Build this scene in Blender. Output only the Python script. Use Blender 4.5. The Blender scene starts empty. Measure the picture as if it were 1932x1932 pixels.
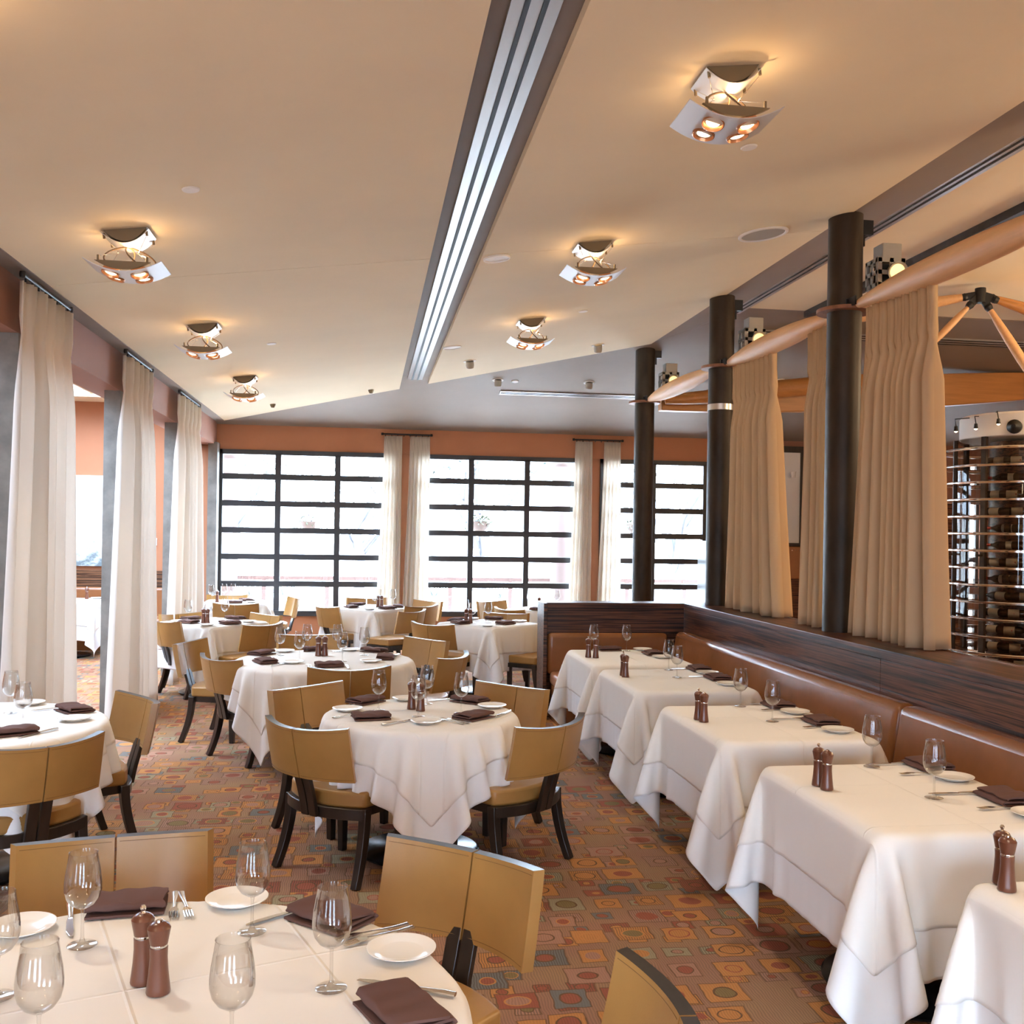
import bpy, bmesh, math, random
import numpy as np
from mathutils import Vector, Matrix, Euler
PI = math.pi
scene = bpy.context.scene
COL = scene.collection
rnd = random.Random(7)

# ------------------------------------------------------------------ camera, world, exposure
YAW = math.atan(275.0 / 1900.0)
ROLL = math.radians(0.9)
cd = bpy.data.cameras.new('camera')
cam = bpy.data.objects.new('camera', cd)
COL.objects.link(cam)
cd.sensor_width = 36.0
cd.sensor_fit = 'HORIZONTAL'
cd.lens = 1900.0 / 1932.0 * 36.0
cd.shift_x = 0.0
cd.shift_y = 38.0 / 1932.0
cd.clip_start = 0.05
cd.clip_end = 200
cam.matrix_world = (Matrix.Translation((0, 0, 1.75)) @ Matrix.Rotation(-YAW, 4, 'Z')
                    @ Matrix.Rotation(PI / 2, 4, 'X') @ Matrix.Rotation(ROLL, 4, 'Z'))
scene.camera = cam

world = bpy.data.worlds.new('sky')
scene.world = world
world.use_nodes = True
HORIZON, ZENITH = 7.0, 42.0
bg = world.node_tree.nodes['Background']
_w = world.node_tree
_tc = _w.nodes.new('ShaderNodeTexCoord'); _sp = _w.nodes.new('ShaderNodeSeparateXYZ')
_mr = _w.nodes.new('ShaderNodeMapRange'); _mr.interpolation_type = 'SMOOTHSTEP'
_w.links.new(_tc.outputs['Generated'], _sp.inputs[0]); _w.links.new(_sp.outputs[2], _mr.inputs['Value'])
_mr.inputs['From Min'].default_value = 0.03; _mr.inputs['From Max'].default_value = 0.5
_mr.inputs['To Min'].default_value = HORIZON; _mr.inputs['To Max'].default_value = ZENITH
bg.inputs[0].default_value = (0.71, 0.93, 1.20, 1)
_w.links.new(_mr.outputs[0], bg.inputs[1])

scene.view_settings.view_transform = 'Standard'
scene.view_settings.look = 'None'
scene.view_settings.gamma = 1
scene.view_settings.use_curve_mapping = False
scene.view_settings.exposure = 1.25
scene.cycles.max_bounces = 8
scene.cycles.diffuse_bounces = 5
scene.cycles.glossy_bounces = 4
scene.cycles.transmission_bounces = 6
scene.cycles.transparent_max_bounces = 24
scene.cycles.caustics_reflective = False
scene.cycles.caustics_refractive = False
scene.cycles.sample_clamp_indirect = 4.0
WARM = (1.0, 0.87, 0.67)

def area_light(name, loc, rot, sx, sy, power, color):
    l = bpy.data.lights.new(name, 'AREA')
    l.shape = 'RECTANGLE'; l.size = sx; l.size_y = sy; l.energy = power; l.color = color
    o = bpy.data.objects.new(name, l); COL.objects.link(o)
    o.location = loc; o.rotation_euler = rot
    return o

# ------------------------------------------------------------------ mesh helpers
class MB:
    """Collects shapes, then links them as one mesh object."""
    def __init__(s):
        s.v = []; s.f = []; s.m = []; s.uv = None
    def add(s, V, F, mat=0, M=None):
        b = len(s.v)
        for p in V:
            p = Vector(p)
            s.v.append(tuple(M @ p) if M is not None else tuple(p))
        for f in F:
            s.f.append(tuple(i + b for i in f)); s.m.append(mat)
        return s
    def box(s, c, d, mat=0, M=None, rz=0.0):
        x, y, z = d[0] / 2, d[1] / 2, d[2] / 2
        V = [(a * x, b * y, e * z) for a in (-1, 1) for b in (-1, 1) for e in (-1, 1)]
        F = [(0, 1, 3, 2), (4, 6, 7, 5), (0, 4, 5, 1), (2, 3, 7, 6), (0, 2, 6, 4), (1, 5, 7, 3)]
        T = Matrix.Translation(c) @ Matrix.Rotation(rz, 4, 'Z')
        return s.add(V, F, mat, (M @ T) if M is not None else T)
    def span(s, a, b, mat=0):
        return s.box([(a[i] + b[i]) / 2 for i in range(3)], [abs(b[i] - a[i]) for i in range(3)], mat)
    def lathe(s, prof, n=24, c=(0, 0, 0), mat=0, M=None, mats=None):
        V = []; F = []; ring = []
        for r, z in prof:
            if r < 1e-6:
                ring.append([len(V)]); V.append((c[0], c[1], c[2] + z))
            else:
                ring.append(list(range(len(V), len(V) + n)))
                for i in range(n):
                    a = 2 * PI * i / n
                    V.append((c[0] + r * math.cos(a), c[1] + r * math.sin(a), c[2] + z))
        Fm = []
        for k in range(len(ring) - 1):
            A, B = ring[k], ring[k + 1]
            for i in range(n):
                j = (i + 1) % n
                if len(A) == 1 and len(B) == 1: continue
                if len(A) == 1: F.append((A[0], B[j], B[i]))
                elif len(B) == 1: F.append((A[i], A[j], B[0]))
                else: F.append((A[i], A[j], B[j], B[i]))
                Fm.append(mats[k] if mats else mat)
        b = len(s.v)
        s.add(V, F, mat, M)
        s.m[-len(F):] = Fm
        return s
    def tube(s, pts, r, n=8, mat=0, M=None, flat=1.0):
        P = [Vector(p) for p in pts]
        R = r if isinstance(r, (list, tuple)) else [r] * len(P)
        V = []; F = []
        up = None
        for i, p in enumerate(P):
            t = (P[min(i + 1, len(P) - 1)] - P[max(i - 1, 0)]).normalized()
            if up is None:
                up = Vector((0, 0, 1)) if abs(t.z) < 0.9 else Vector((0, 1, 0))
            a = t.cross(up).normalized(); b = a.cross(t).normalized(); up = b
            for k in range(n):
                q = 2 * PI * (k + 0.5) / n
                V.append(p + (a * math.cos(q) + b * math.sin(q) * flat) * R[i])
        for i in range(len(P) - 1):
            for k in range(n):
                j = (k + 1) % n
                F.append((i * n + k, i * n + j, (i + 1) * n + j, (i + 1) * n + k))
        F.append(tuple(range(n))[::-1]); F.append(tuple((len(P) - 1) * n + k for k in range(n)))
        return s.add(V, F, mat, M)
    def prism(s, poly, z0, z1, mat=0, M=None):
        n = len(poly)
        V = [(x, y, z0) for x, y in poly] + [(x, y, z1) for x, y in poly]
        F = [tuple(range(n))[::-1], tuple(range(n, 2 * n))]
        F += [(i, (i + 1) % n, n + (i + 1) % n, n + i) for i in range(n)]
        return s.add(V, F, mat, M)
    def grid(s, fn, nu, nv, mat=0, M=None):
        V = [fn(i / nu, j / nv) for j in range(nv + 1) for i in range(nu + 1)]
        F = [(j * (nu + 1) + i, j * (nu + 1) + i + 1, (j + 1) * (nu + 1) + i + 1, (j + 1) * (nu + 1) + i)
             for j in range(nv) for i in range(nu)]
        return s.add(V, F, mat, M)
    def shell(s, fo, fi, nu, nv, mat=0, edge=1, side=None):
        """closed shell between two grids fo (outer) and fi (inner); the rim gets material edge"""
        n = (nu + 1) * (nv + 1)
        V = [fo(i / nu, j / nv) for j in range(nv + 1) for i in range(nu + 1)] + \
            [fi(i / nu, j / nv) for j in range(nv + 1) for i in range(nu + 1)]
        q = lambda i, j: j * (nu + 1) + i
        F = [(q(i, j), q(i + 1, j), q(i + 1, j + 1), q(i, j + 1)) for j in range(nv) for i in range(nu)]
        F += [(n + q(i, j + 1), n + q(i + 1, j + 1), n + q(i + 1, j), n + q(i, j)) for j in range(nv) for i in range(nu)]
        b = len(s.f)
        s.add(V, F, mat)
        o = len(s.v) - len(V)
        E = [(q(i, 0), n + q(i, 0), n + q(i + 1, 0), q(i + 1, 0)) for i in range(nu)]
        E += [(q(i + 1, nv), n + q(i + 1, nv), n + q(i, nv), q(i, nv)) for i in range(nu)]
        E += [(q(0, j + 1), n + q(0, j + 1), n + q(0, j), q(0, j)) for j in range(nv)]
        E += [(q(nu, j), n + q(nu, j), n + q(nu, j + 1), q(nu, j + 1)) for j in range(nv)]
        for f in E:
            s.f.append(tuple(k + o for k in f)); s.m.append(edge)
        if side is not None: s.m[-2 * nv:] = [side] * (2 * nv)
        return s
    def mesh(s, name, mats, smooth=35.0, normals=True):
        me = bpy.data.meshes.new(name)
        me.from_pydata(s.v, [], s.f)
        for m in (mats if isinstance(mats, (list, tuple)) else [mats]): me.materials.append(m)
        me.polygons.foreach_set('material_index', s.m)
        if normals:
            bm = bmesh.new(); bm.from_mesh(me)
            bmesh.ops.recalc_face_normals(bm, faces=bm.faces)
            bm.to_mesh(me); bm.free()
        if smooth:
            me.polygons.foreach_set('use_smooth', [True] * len(me.polygons))
            me.set_sharp_from_angle(angle=math.radians(smooth))
        me.update()
        return me
    def obj(s, name, mats, parent=None, smooth=35.0, bevel=0.0, seg=2, sub=0, normals=True, loc=None, rotz=0.0):
        o = bpy.data.objects.new(name, s.mesh(name, mats, smooth, normals))
        COL.objects.link(o)
        if parent is not None: o.parent = parent
        if loc is not None: o.location = loc
        if rotz: o.rotation_euler = (0, 0, rotz)
        if bevel:
            b = o.modifiers.new('bevel', 'BEVEL'); b.width = bevel; b.segments = seg
            b.limit_method = 'ANGLE'; b.angle_limit = math.radians(40); b.harden_normals = False
        if sub:
            m = o.modifiers.new('sub', 'SUBSURF'); m.levels = sub; m.render_levels = sub
        return o

def tag(o, label=None, cat=None, group=None, kind=None):
    if label: o['label'] = label
    if cat: o['category'] = cat
    if group: o['group'] = group
    if kind: o['kind'] = kind
    return o
def struct(o): o['kind'] = 'structure'; return o
def thing(name, label, cat, loc=(0, 0, 0), rotz=0.0, group=None):
    o = bpy.data.objects.new(name, None); COL.objects.link(o)
    o.empty_display_size = 0.05
    o.location = loc; o.rotation_euler = (0, 0, rotz)
    return tag(o, label, cat, group)
def dup(root, loc, rotz=0.0, label=None, group=None):
    def cp(o, parent):
        c = o.copy(); COL.objects.link(c); c.parent = parent
        for ch in o.children: cp(ch, c)
        return c
    r = cp(root, None)
    r.location = loc; r.rotation_euler = (0, 0, rotz)
    if label: r['label'] = label
    if group: r['group'] = group
    return r
class Kind:
    """first placing moves the prototype itself, later ones copy it"""
    def __init__(s, proto): s.p = proto; s.used = False
    def put(s, loc, rotz=0.0, label=None, group=None):
        if not s.used:
            s.used = True; o = s.p
            o.location = loc; o.rotation_euler = (0, 0, rotz)
            if label: o['label'] = label
            if group: o['group'] = group
            return o
        return dup(s.p, loc, rotz, label, group)

# ------------------------------------------------------------------ materials
def new_mat(name):
    m = bpy.data.materials.new(name); m.use_nodes = True
    nt = m.node_tree
    return m, nt, nt.nodes['Principled BSDF']
class NT:
    def __init__(s, nt): s.nt = nt
    def n(s, t, **kw):
        x = s.nt.nodes.new(t)
        for k, v in kw.items(): setattr(x, k, v)
        return x
    def link(s, a, b): s.nt.links.new(a, b)
    def val(s, inp, v):
        if isinstance(v, (int, float)): inp.default_value = v
        elif isinstance(v, tuple): inp.default_value = v if len(v) == len(inp.default_value) else (*v, 1)
        else: s.link(v, inp)
    def m(s, op, a, b=None, c=None, clamp=False):
        x = s.n('ShaderNodeMath', operation=op); x.use_clamp = clamp
        s.val(x.inputs[0], a)
        if b is not None: s.val(x.inputs[1], b)
        if c is not None: s.val(x.inputs[2], c)
        return x.outputs[0]
    def mix(s, f, a, b):
        x = s.n('ShaderNodeMix', data_type='RGBA')
        s.val(x.inputs[0], f); s.val(x.inputs[6], a); s.val(x.inputs[7], b)
        return x.outputs[2]
    def pos(s):
        return s.n('ShaderNodeTexCoord').outputs['Object']
    def noise(s, vec, scale, detail=3, rough=0.5, stretch=None):
        if stretch:
            mp = s.n('ShaderNodeMapping'); mp.inputs['Scale'].default_value = stretch
            s.link(vec, mp.inputs[0]); vec = mp.outputs[0]
        x = s.n('ShaderNodeTexNoise'); x.inputs['Scale'].default_value = scale
        x.inputs['Detail'].default_value = detail; x.inputs['Roughness'].default_value = rough
        s.link(vec, x.inputs['Vector'])
        return x.outputs['Fac']
    def ramp(s, f, stops):
        x = s.n('ShaderNodeValToRGB'); s.link(f, x.inputs[0])
        e = x.color_ramp.elements
        while len(e) < len(stops): e.new(0.5)
        for i, (p, c) in enumerate(stops):
            e[i].position = p; e[i].color = (*c, 1) if len(c) == 3 else c
        return x.outputs[0]
    def bump(s, h, strength, dist=0.01):
        x = s.n('ShaderNodeBump'); x.inputs['Strength'].default_value = strength
        x.inputs['Distance'].default_value = dist
        s.link(h, x.inputs['Height']); return x.outputs[0]

def simple(name, color, rough=0.5, metal=0.0, spec=0.5, var=0.0, vscale=4.0, bump=0.0, bscale=300.0, coat=0.0, stretch=None):
    m, nt, b = new_mat(name); t = NT(nt)
    b.inputs['Base Color'].default_value = (*color, 1)
    b.inputs['Roughness'].default_value = rough; b.inputs['Metallic'].default_value = metal
    b.inputs['Specular IOR Level'].default_value = spec
    b.inputs['Coat Weight'].default_value = coat
    if var or bump: p = t.pos()
    if var:
        f = t.noise(p, vscale, 4, 0.6, stretch)
        lo = tuple(max(0, c * (1 - var)) for c in color); hi = tuple(min(1, c * (1 + var)) for c in color)
        t.link(t.ramp(f, [(0.3, lo), (0.7, hi)]), b.inputs['Base Color'])
    if bump:
        t.link(t.bump(t.noise(p, bscale, 2), bump, 0.002), b.inputs['Normal'])
    return m
def emitter(name, color, strength):
    m, nt, b = new_mat(name)
    b.inputs['Base Color'].default_value = (0.9, 0.9, 0.9, 1)
    b.inputs['Emission Color'].default_value = (*color, 1)
    b.inputs['Emission Strength'].default_value = strength
    return m
def glassy(name, tint=(1, 1, 1), edge=0.6, ior=4.0):
    """thin clear glass: see-through with a Fresnel sheen"""
    m = bpy.data.materials.new(name); m.use_nodes = True
    nt = m.node_tree; nt.nodes.clear(); t = NT(nt)
    o = t.n('ShaderNodeOutputMaterial'); mx = t.n('ShaderNodeMixShader')
    tr = t.n('ShaderNodeBsdfTransparent'); gl = t.n('ShaderNodeBsdfGlossy')
    lw = t.n('ShaderNodeLayerWeight'); lw.inputs[0].default_value = 0.5
    tr.inputs[0].default_value = (*tint, 1); gl.inputs['Roughness'].default_value = 0.02
    f = t.m('MULTIPLY_ADD', t.m('POWER', lw.outputs['Facing'], ior), edge, 0.035, clamp=True)
    t.link(f, mx.inputs[0]); t.link(tr.outputs[0], mx.inputs[1]); t.link(gl.outputs[0], mx.inputs[2])
    t.link(mx.outputs[0], o.inputs[0])
    return m
def cloth_mat(name, color, transl=0.25, weave=900.0):
    m, nt, b = new_mat(name); t = NT(nt)
    b.inputs['Base Color'].default_value = (*color, 1); b.inputs['Roughness'].default_value = 0.9
    b.inputs['Specular IOR Level'].default_value = 0.15
    p = t.pos()
    t.link(t.bump(t.noise(p, weave, 2), 0.06, 0.002), b.inputs['Normal'])
    tl = t.n('ShaderNodeBsdfTranslucent'); tl.inputs[0].default_value = (*color, 1)
    mx = t.n('ShaderNodeMixShader'); mx.inputs[0].default_value = transl
    o = nt.nodes['Material Output']
    t.link(b.outputs[0], mx.inputs[1]); t.link(tl.outputs[0], mx.inputs[2]); t.link(mx.outputs[0], o.inputs[0])
    return m
def creases(m):
    t = NT(m.node_tree); b = m.node_tree.nodes['Principled BSDF']
    sx = t.n('ShaderNodeSeparateXYZ'); t.link(t.pos(), sx.inputs[0])
    h = None
    for k, per, off in ((0, 0.42, 0.21), (1, 0.56, 0.14)):
        f = t.m('ABSOLUTE', t.m('SUBTRACT', t.m('FRACT', t.m('DIVIDE', t.m('ADD', sx.outputs[k], off), per)), 0.5))
        g = t.m('SUBTRACT', 1.0, t.m('MULTIPLY', f, per / 0.006), clamp=True)
        h = g if h is None else t.m('MAXIMUM', h, g)
    w = t.noise(t.pos(), 7.0, 3)
    x = t.n('ShaderNodeBump'); x.inputs['Strength'].default_value = 0.85; x.inputs['Distance'].default_value = 0.003
    t.link(t.m('MULTIPLY_ADD', w, 1.2, h), x.inputs['Height']); t.link(x.outputs[0], b.inputs['Normal'])
    return m
def ebony(name, axis=0, dark=(0.009, 0.004, 0.003), light=(0.17, 0.065, 0.034), rough=0.34):
    """striped dark veneer, the grain running along one axis"""
    m, nt, b = new_mat(name); t = NT(nt); p = t.pos()
    st = [14.0, 14.0, 44.0]; st[axis] = 0.7
    f = t.noise(p, 1.0, 5, 0.6, tuple(st))
    f2 = t.noise(p, 2.3, 4, 0.6, tuple(st))
    s = t.m('ADD', t.m('MULTIPLY', f, 0.6), t.m('MULTIPLY', f2, 0.4))
    t.link(t.ramp(s, [(0.43, dark), (0.5, tuple((a + c) / 2 for a, c in zip(dark, light))), (0.56, light), (0.60, dark)]), b.inputs['Base Color'])
    b.inputs['Roughness'].default_value = rough; b.inputs['Specular IOR Level'].default_value = 0.35
    return m
def leather(name, color, rough=0.42):
    m, nt, b = new_mat(name); t = NT(nt); p = t.pos()
    f = t.noise(p, 3.0, 4, 0.6)
    lo = tuple(c * 0.86 for c in color); hi = tuple(min(1, c * 1.1) for c in color)
    t.link(t.ramp(f, [(0.3, lo), (0.7, hi)]), b.inputs['Base Color'])
    b.inputs['Roughness'].default_value = rough
    t.link(t.bump(t.noise(p, 260, 3), 0.12, 0.002), b.inputs['Normal'])
    return m
def carpet_mat():
    m, nt, b = new_mat('patterned_carpet'); t = NT(nt); p = t.pos()
    sx = t.n('ShaderNodeSeparateXYZ')
    # slightly hand-drawn edges
    wob = t.n('ShaderNodeTexNoise'); wob.inputs['Scale'].default_value = 9.0; t.link(p, wob.inputs['Vector'])
    vm = t.n('ShaderNodeVectorMath', operation='SUBTRACT'); t.link(wob.outputs['Color'], vm.inputs[0]); vm.inputs[1].default_value = (0.5, 0.5, 0.5)
    vs = t.n('ShaderNodeVectorMath', operation='SCALE'); t.link(vm.outputs[0], vs.inputs[0]); vs.inputs['Scale'].default_value = 0.03
    va = t.n('ShaderNodeVectorMath', operation='ADD'); t.link(p, va.inputs[0]); t.link(vs.outputs[0], va.inputs[1])
    t.link(va.outputs[0], sx.inputs[0]); X, Y = sx.outputs[0], sx.outputs[1]
    def rand(a, c, seed):
        w = t.n('ShaderNodeTexWhiteNoise', noise_dimensions='3D'); cb = t.n('ShaderNodeCombineXYZ')
        t.val(cb.inputs[0], a); t.val(cb.inputs[1], c); cb.inputs[2].default_value = seed
        t.link(cb.outputs[0], w.inputs['Vector']); return w.outputs['Value']
    def pick(r, cols):
        x = t.n('ShaderNodeValToRGB'); x.color_ramp.interpolation = 'CONSTANT'; t.link(r, x.inputs[0])
        e = x.color_ramp.elements
        while len(e) < len(cols): e.new(0.5)
        for i, c in enumerate(cols): e[i].position = i / len(cols); e[i].color = (*c, 1)
        return x.outputs[0]
    org, rust, sage, slate, rose = (0.44, 0.19, 0.062), (0.27, 0.085, 0.05), (0.28, 0.225, 0.135), (0.15, 0.14, 0.125), (0.34, 0.175, 0.115)
    bgc = t.ramp(t.noise(p, 2.2, 2), [(0.35, (0.29, 0.145, 0.092)), (0.65, (0.30, 0.175, 0.09))])
    line = (0.13, 0.07, 0.035)
    # thin stripes woven along the room
    stripe = t.m('GREATER_THAN', t.m('FRACT', t.m('MULTIPLY', X, 90.0)), 0.5)
    col = t.mix(t.m('MULTIPLY', stripe, 0.32), bgc, (0.11, 0.07, 0.05))
    def layer(col, cw, ch, ox, oy, seed, smin, smax, keep):
        row = t.m('FLOOR', t.m('DIVIDE', t.m('ADD', Y, oy), ch))
        shift = rand(row, 0.0, seed)
        u = t.m('ADD', t.m('DIVIDE', t.m('ADD', X, ox), cw), shift)
        cx = t.m('FLOOR', u)
        fu = t.m('MULTIPLY', t.m('SUBTRACT', t.m('FRACT', u), 0.5), cw)
        fv0 = t.m('SUBTRACT', t.m('FRACT', t.m('DIVIDE', t.m('ADD', Y, oy), ch)), 0.5)
        jit = t.m('MULTIPLY', t.m('SUBTRACT', rand(cx, row, seed + 1), 0.5), 0.16)
        fv = t.m('MULTIPLY', t.m('ADD', fv0, jit), ch)
        sz = t.m('MULTIPLY_ADD', rand(cx, row, seed + 2), smax - smin, smin)
        asp = t.m('MULTIPLY_ADD', rand(cx, row, seed + 3), 0.35, 0.85)
        au, av = t.m('ABSOLUTE', fu), t.m('ABSOLUTE', fv)
        hx = t.m('MULTIPLY', t.m('MULTIPLY', sz, asp), cw); hy = t.m('MULTIPLY', sz, ch)
        d = t.m('MAXIMUM', t.m('SUBTRACT', au, hx), t.m('SUBTRACT', av, hy))
        exists = t.m('LESS_THAN', rand(cx, row, seed + 4), keep)
        ins = t.m('MULTIPLY', t.m('LESS_THAN', d, 0.0), exists)
        outl = t.m('MULTIPLY', t.m('LESS_THAN', t.m('ABSOLUTE', d), 0.0028), exists)
        rc = pick(rand(cx, row, seed + 5), [org, org, sage, slate, rose, org, rust, rose])
        ec = pick(rand(cx, row, seed + 6), [rust, rose, rust, org, (0.2, 0.14, 0.06), rust])
        oc = pick(rand(cx, row, seed + 7), [rust, line, org, line])
        q = t.m('SQRT', t.m('ADD', t.m('POWER', t.m('DIVIDE', fu, hx), 2.0), t.m('POWER', t.m('DIVIDE', fv, hy), 2.0)))
        er = t.m('MULTIPLY_ADD', rand(cx, row, seed + 8), 0.3, 0.35)
        stp = t.m('MULTIPLY', stripe, t.m('GREATER_THAN', rand(cx, row, seed + 9), 0.6))
        rc = t.mix(t.m('MULTIPLY_ADD', stp, 0.45, t.m('MULTIPLY', stripe, 0.14)), rc, (0.08, 0.06, 0.04))
        ec = t.mix(t.m('MULTIPLY', stripe, 0.22), ec, (0.09, 0.05, 0.03))
        inner = t.mix(t.m('LESS_THAN', q, er), t.mix(t.m('LESS_THAN', q, t.m('ADD', er, 0.1)), rc, oc), ec)
        c2 = t.mix(ins, col, inner)
        return t.mix(t.m('MULTIPLY', outl, 0.8), c2, line)
    col = layer(col, 0.155, 0.14, 0.07, 0.05, 31.0, 0.2, 0.34, 0.6)
    col = layer(col, 0.20, 0.19, 0.0, 0.0, 3.0, 0.30, 0.43, 0.82)
    t.link(col, b.inputs['Base Color'])
    b.inputs['Roughness'].default_value = 0.95; b.inputs['Specular IOR Level'].default_value = 0.08
    rib = t.m('SINE', t.m('MULTIPLY', X, 90.0 * 2 * PI))
    t.link(t.bump(t.m('ADD', rib, t.noise(p, 500, 2)), 0.25, 0.002), b.inputs['Normal'])
    return m

M = {}
M['ceiling'] = simple('cream_ceiling_panel', (0.815, 0.705, 0.505), 0.75, spec=0.2, var=0.03, vscale=1.2, bump=0.03, bscale=60)
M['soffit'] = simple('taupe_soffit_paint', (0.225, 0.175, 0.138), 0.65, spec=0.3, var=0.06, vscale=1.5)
M['terracotta'] = simple('terracotta_paint', (0.42, 0.18, 0.092), 0.7, spec=0.25, var=0.04, vscale=2)
M['header'] = simple('shaded_terracotta_paint', (0.30, 0.145, 0.10), 0.6, spec=0.3, var=0.04, vscale=2)  # the terracotta paint with its shade put into the colour
M['pilaster'] = simple('weathered_zinc', (0.20, 0.185, 0.16), 0.5, metal=0.2, var=0.28, vscale=5)
M['frame'] = simple('black_window_steel', (0.035, 0.035, 0.038), 0.45, metal=0.3)
M['pane'] = glassy('window_glass', (1, 1, 1), 0.3)
M['roofpane'] = glassy('frosted_roof_glass', (0.44, 0.44, 0.45), 0.3)
M['glass'] = glassy('wine_glass', (0.96, 0.96, 0.955), 0.85, 1.8)
M['towerglass'] = glassy('tinted_glass', (0.80, 0.76, 0.70), 0.6)
M['carpet'] = carpet_mat()
M['cloth'] = cloth_mat('white_table_linen', (0.90, 0.875, 0.83), 0.10)
creases(M['cloth'])
M['cloth2'] = cloth_mat('white_under_linen', (0.88, 0.88, 0.88), 0.10)
M['curtain'] = cloth_mat('cream_curtain', (0.89, 0.84, 0.77), 0.48, 400)
M['curtain_tan'] = cloth_mat('tan_curtain', (0.62, 0.445, 0.275), 0.08, 400)
M['leather'] = leather('camel_leather', (0.36, 0.19, 0.054), 0.36)
M['thread'] = simple('tan_thread', (0.20, 0.10, 0.03), 0.6)
M['banq'] = leather('saddle_leather', (0.27, 0.105, 0.038), 0.24)
M['banqdark'] = leather('saddle_leather_seat', (0.30, 0.12, 0.045), 0.36)
M['darkwood'] = simple('dark_stained_wood', (0.020, 0.014, 0.011), 0.3, var=0.35, vscale=20, stretch=(1, 1, 0.1))
M['ebony_x'] = ebony('striped_veneer_x', 0)
M['ebony_y'] = ebony('striped_veneer_y', 1)
M['zebra'] = ebony('striped_veneer_booth', 0, (0.02, 0.008, 0.004), (0.24, 0.11, 0.05))
M['bronze'] = simple('bronzed_steel', (0.030, 0.019, 0.011), 0.5, metal=0.15, spec=0.3, var=0.5, vscale=5, stretch=(1, 1, 0.4))
M['rust'] = simple('rusty_plate', (0.24, 0.10, 0.05), 0.55, metal=0.2, var=0.3, vscale=12)
M['palewood'] = simple('pale_turned_wood', (0.66, 0.38, 0.18), 0.5, var=0.08, vscale=6, stretch=(6, 0.4, 6))
M['beam'] = simple('orange_stained_beam', (0.42, 0.185, 0.055), 0.4, var=0.12, vscale=5, stretch=(0.4, 6, 6))
M['blackmetal'] = simple('black_metal', (0.010, 0.010, 0.011), 0.5, metal=0.2)
M['basemetal'] = simple('black_cast_base', (0.018, 0.018, 0.02), 0.22, metal=0.5)
M['steel'] = simple('brushed_steel', (0.62, 0.61, 0.60), 0.3, metal=1.0)
M['chrome'] = simple('chrome', (0.75, 0.74, 0.72), 0.12, metal=1.0)
M['alu'] = simple('aluminium_grille', (0.52, 0.51, 0.50), 0.34, metal=0.75)
M['plate'] = simple('white_porcelain', (0.84, 0.81, 0.75), 0.15, spec=0.5)
M['napkin'] = cloth_mat('brown_linen', (0.125, 0.066, 0.054), 0.0)
M['mill'] = simple('walnut_mill', (0.135, 0.046, 0.024), 0.3, var=0.2, vscale=30, stretch=(1, 1, 0.15), coat=0.2)
M['lampplate'] = simple('satin_aluminium', (0.72, 0.73, 0.75), 0.42, metal=0.55)
M['olive'] = simple('olive_bronze_paint', (0.20, 0.145, 0.075), 0.5)
M['cable'] = simple('brown_cable', (0.09, 0.055, 0.03), 0.5)
M['bulb'] = emitter('halogen_bulb', (1.0, 0.66, 0.34), 5.0)
M['bulbgold'] = emitter('gold_bulb', (1.0, 0.60, 0.18), 0.75)
M['copper'] = simple('copper_reflector', (0.55, 0.27, 0.14), 0.3, metal=0.7)
M['greymetal'] = simple('grey_painted_metal', (0.42, 0.40, 0.35), 0.5)
M['white'] = simple('white_plastic', (0.84, 0.82, 0.78), 0.5)
M['black'] = simple('matt_black', (0.01, 0.01, 0.01), 0.7)

# ------------------------------------------------------------------ room shell
HIPZ = lambda y: 3.29 + 0.184 * (15.45 - y)
WZ = lambda x: 3.322 + 0.1258 * (x + 2.09)          # the sloped cream ceiling
YEDGE = lambda x: 15.45 - (WZ(x) - 3.29) / 0.184 - 0.04   # where the cream plane meets the hip
def plate_obj(name, poly, zf, th, mat):
    """slab over polygon poly whose underside follows zf(x, y)"""
    n = len(poly); b = MB()
    V = [(x, y, zf(x, y)) for x, y in poly] + [(x, y, zf(x, y) + th) for x, y in poly]
    F = [tuple(range(n))[::-1], tuple(range(n, 2 * n))] + [(i, (i + 1) % n, n + (i + 1) % n, n + i) for i in range(n)]
    b.add(V, F)
    return struct(b.obj(name, mat, smooth=0))
FRONT = -3.2
struct(MB().span((-7.2, FRONT, -0.1), (11.2, 15.6, 0)).obj('floor', M['carpet'], smooth=0))
# cream ceiling in four panels with fine joints (joint across at y = 7.0, channel between)
def cream(name, x0, x1, ya, yb):
    ys = [(x0, ya), (x1, ya), (x1, yb if yb else YEDGE(x1)), (x0, yb if yb else YEDGE(x0))]
    return plate_obj(name, ys, lambda x, y: WZ(x), 0.05, M['ceiling'])
cream('ceiling', -2.09, 0.41, FRONT, 6.996)
cream('ceiling.001', -2.09, 0.41, 7.004, None)
cream('ceiling.002', 0.775, 3.3, FRONT, 6.996)
cream('ceiling.003', 0.775, 3.3, 7.004, None)
# hip over the window end
plate_obj('ceiling.004', [(-2.3, 15.5), (11.0, 15.5), (11.0, 10.42), (-2.3, 10.42)], lambda x, y: HIPZ(y), 0.06, M['soffit'])
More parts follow.
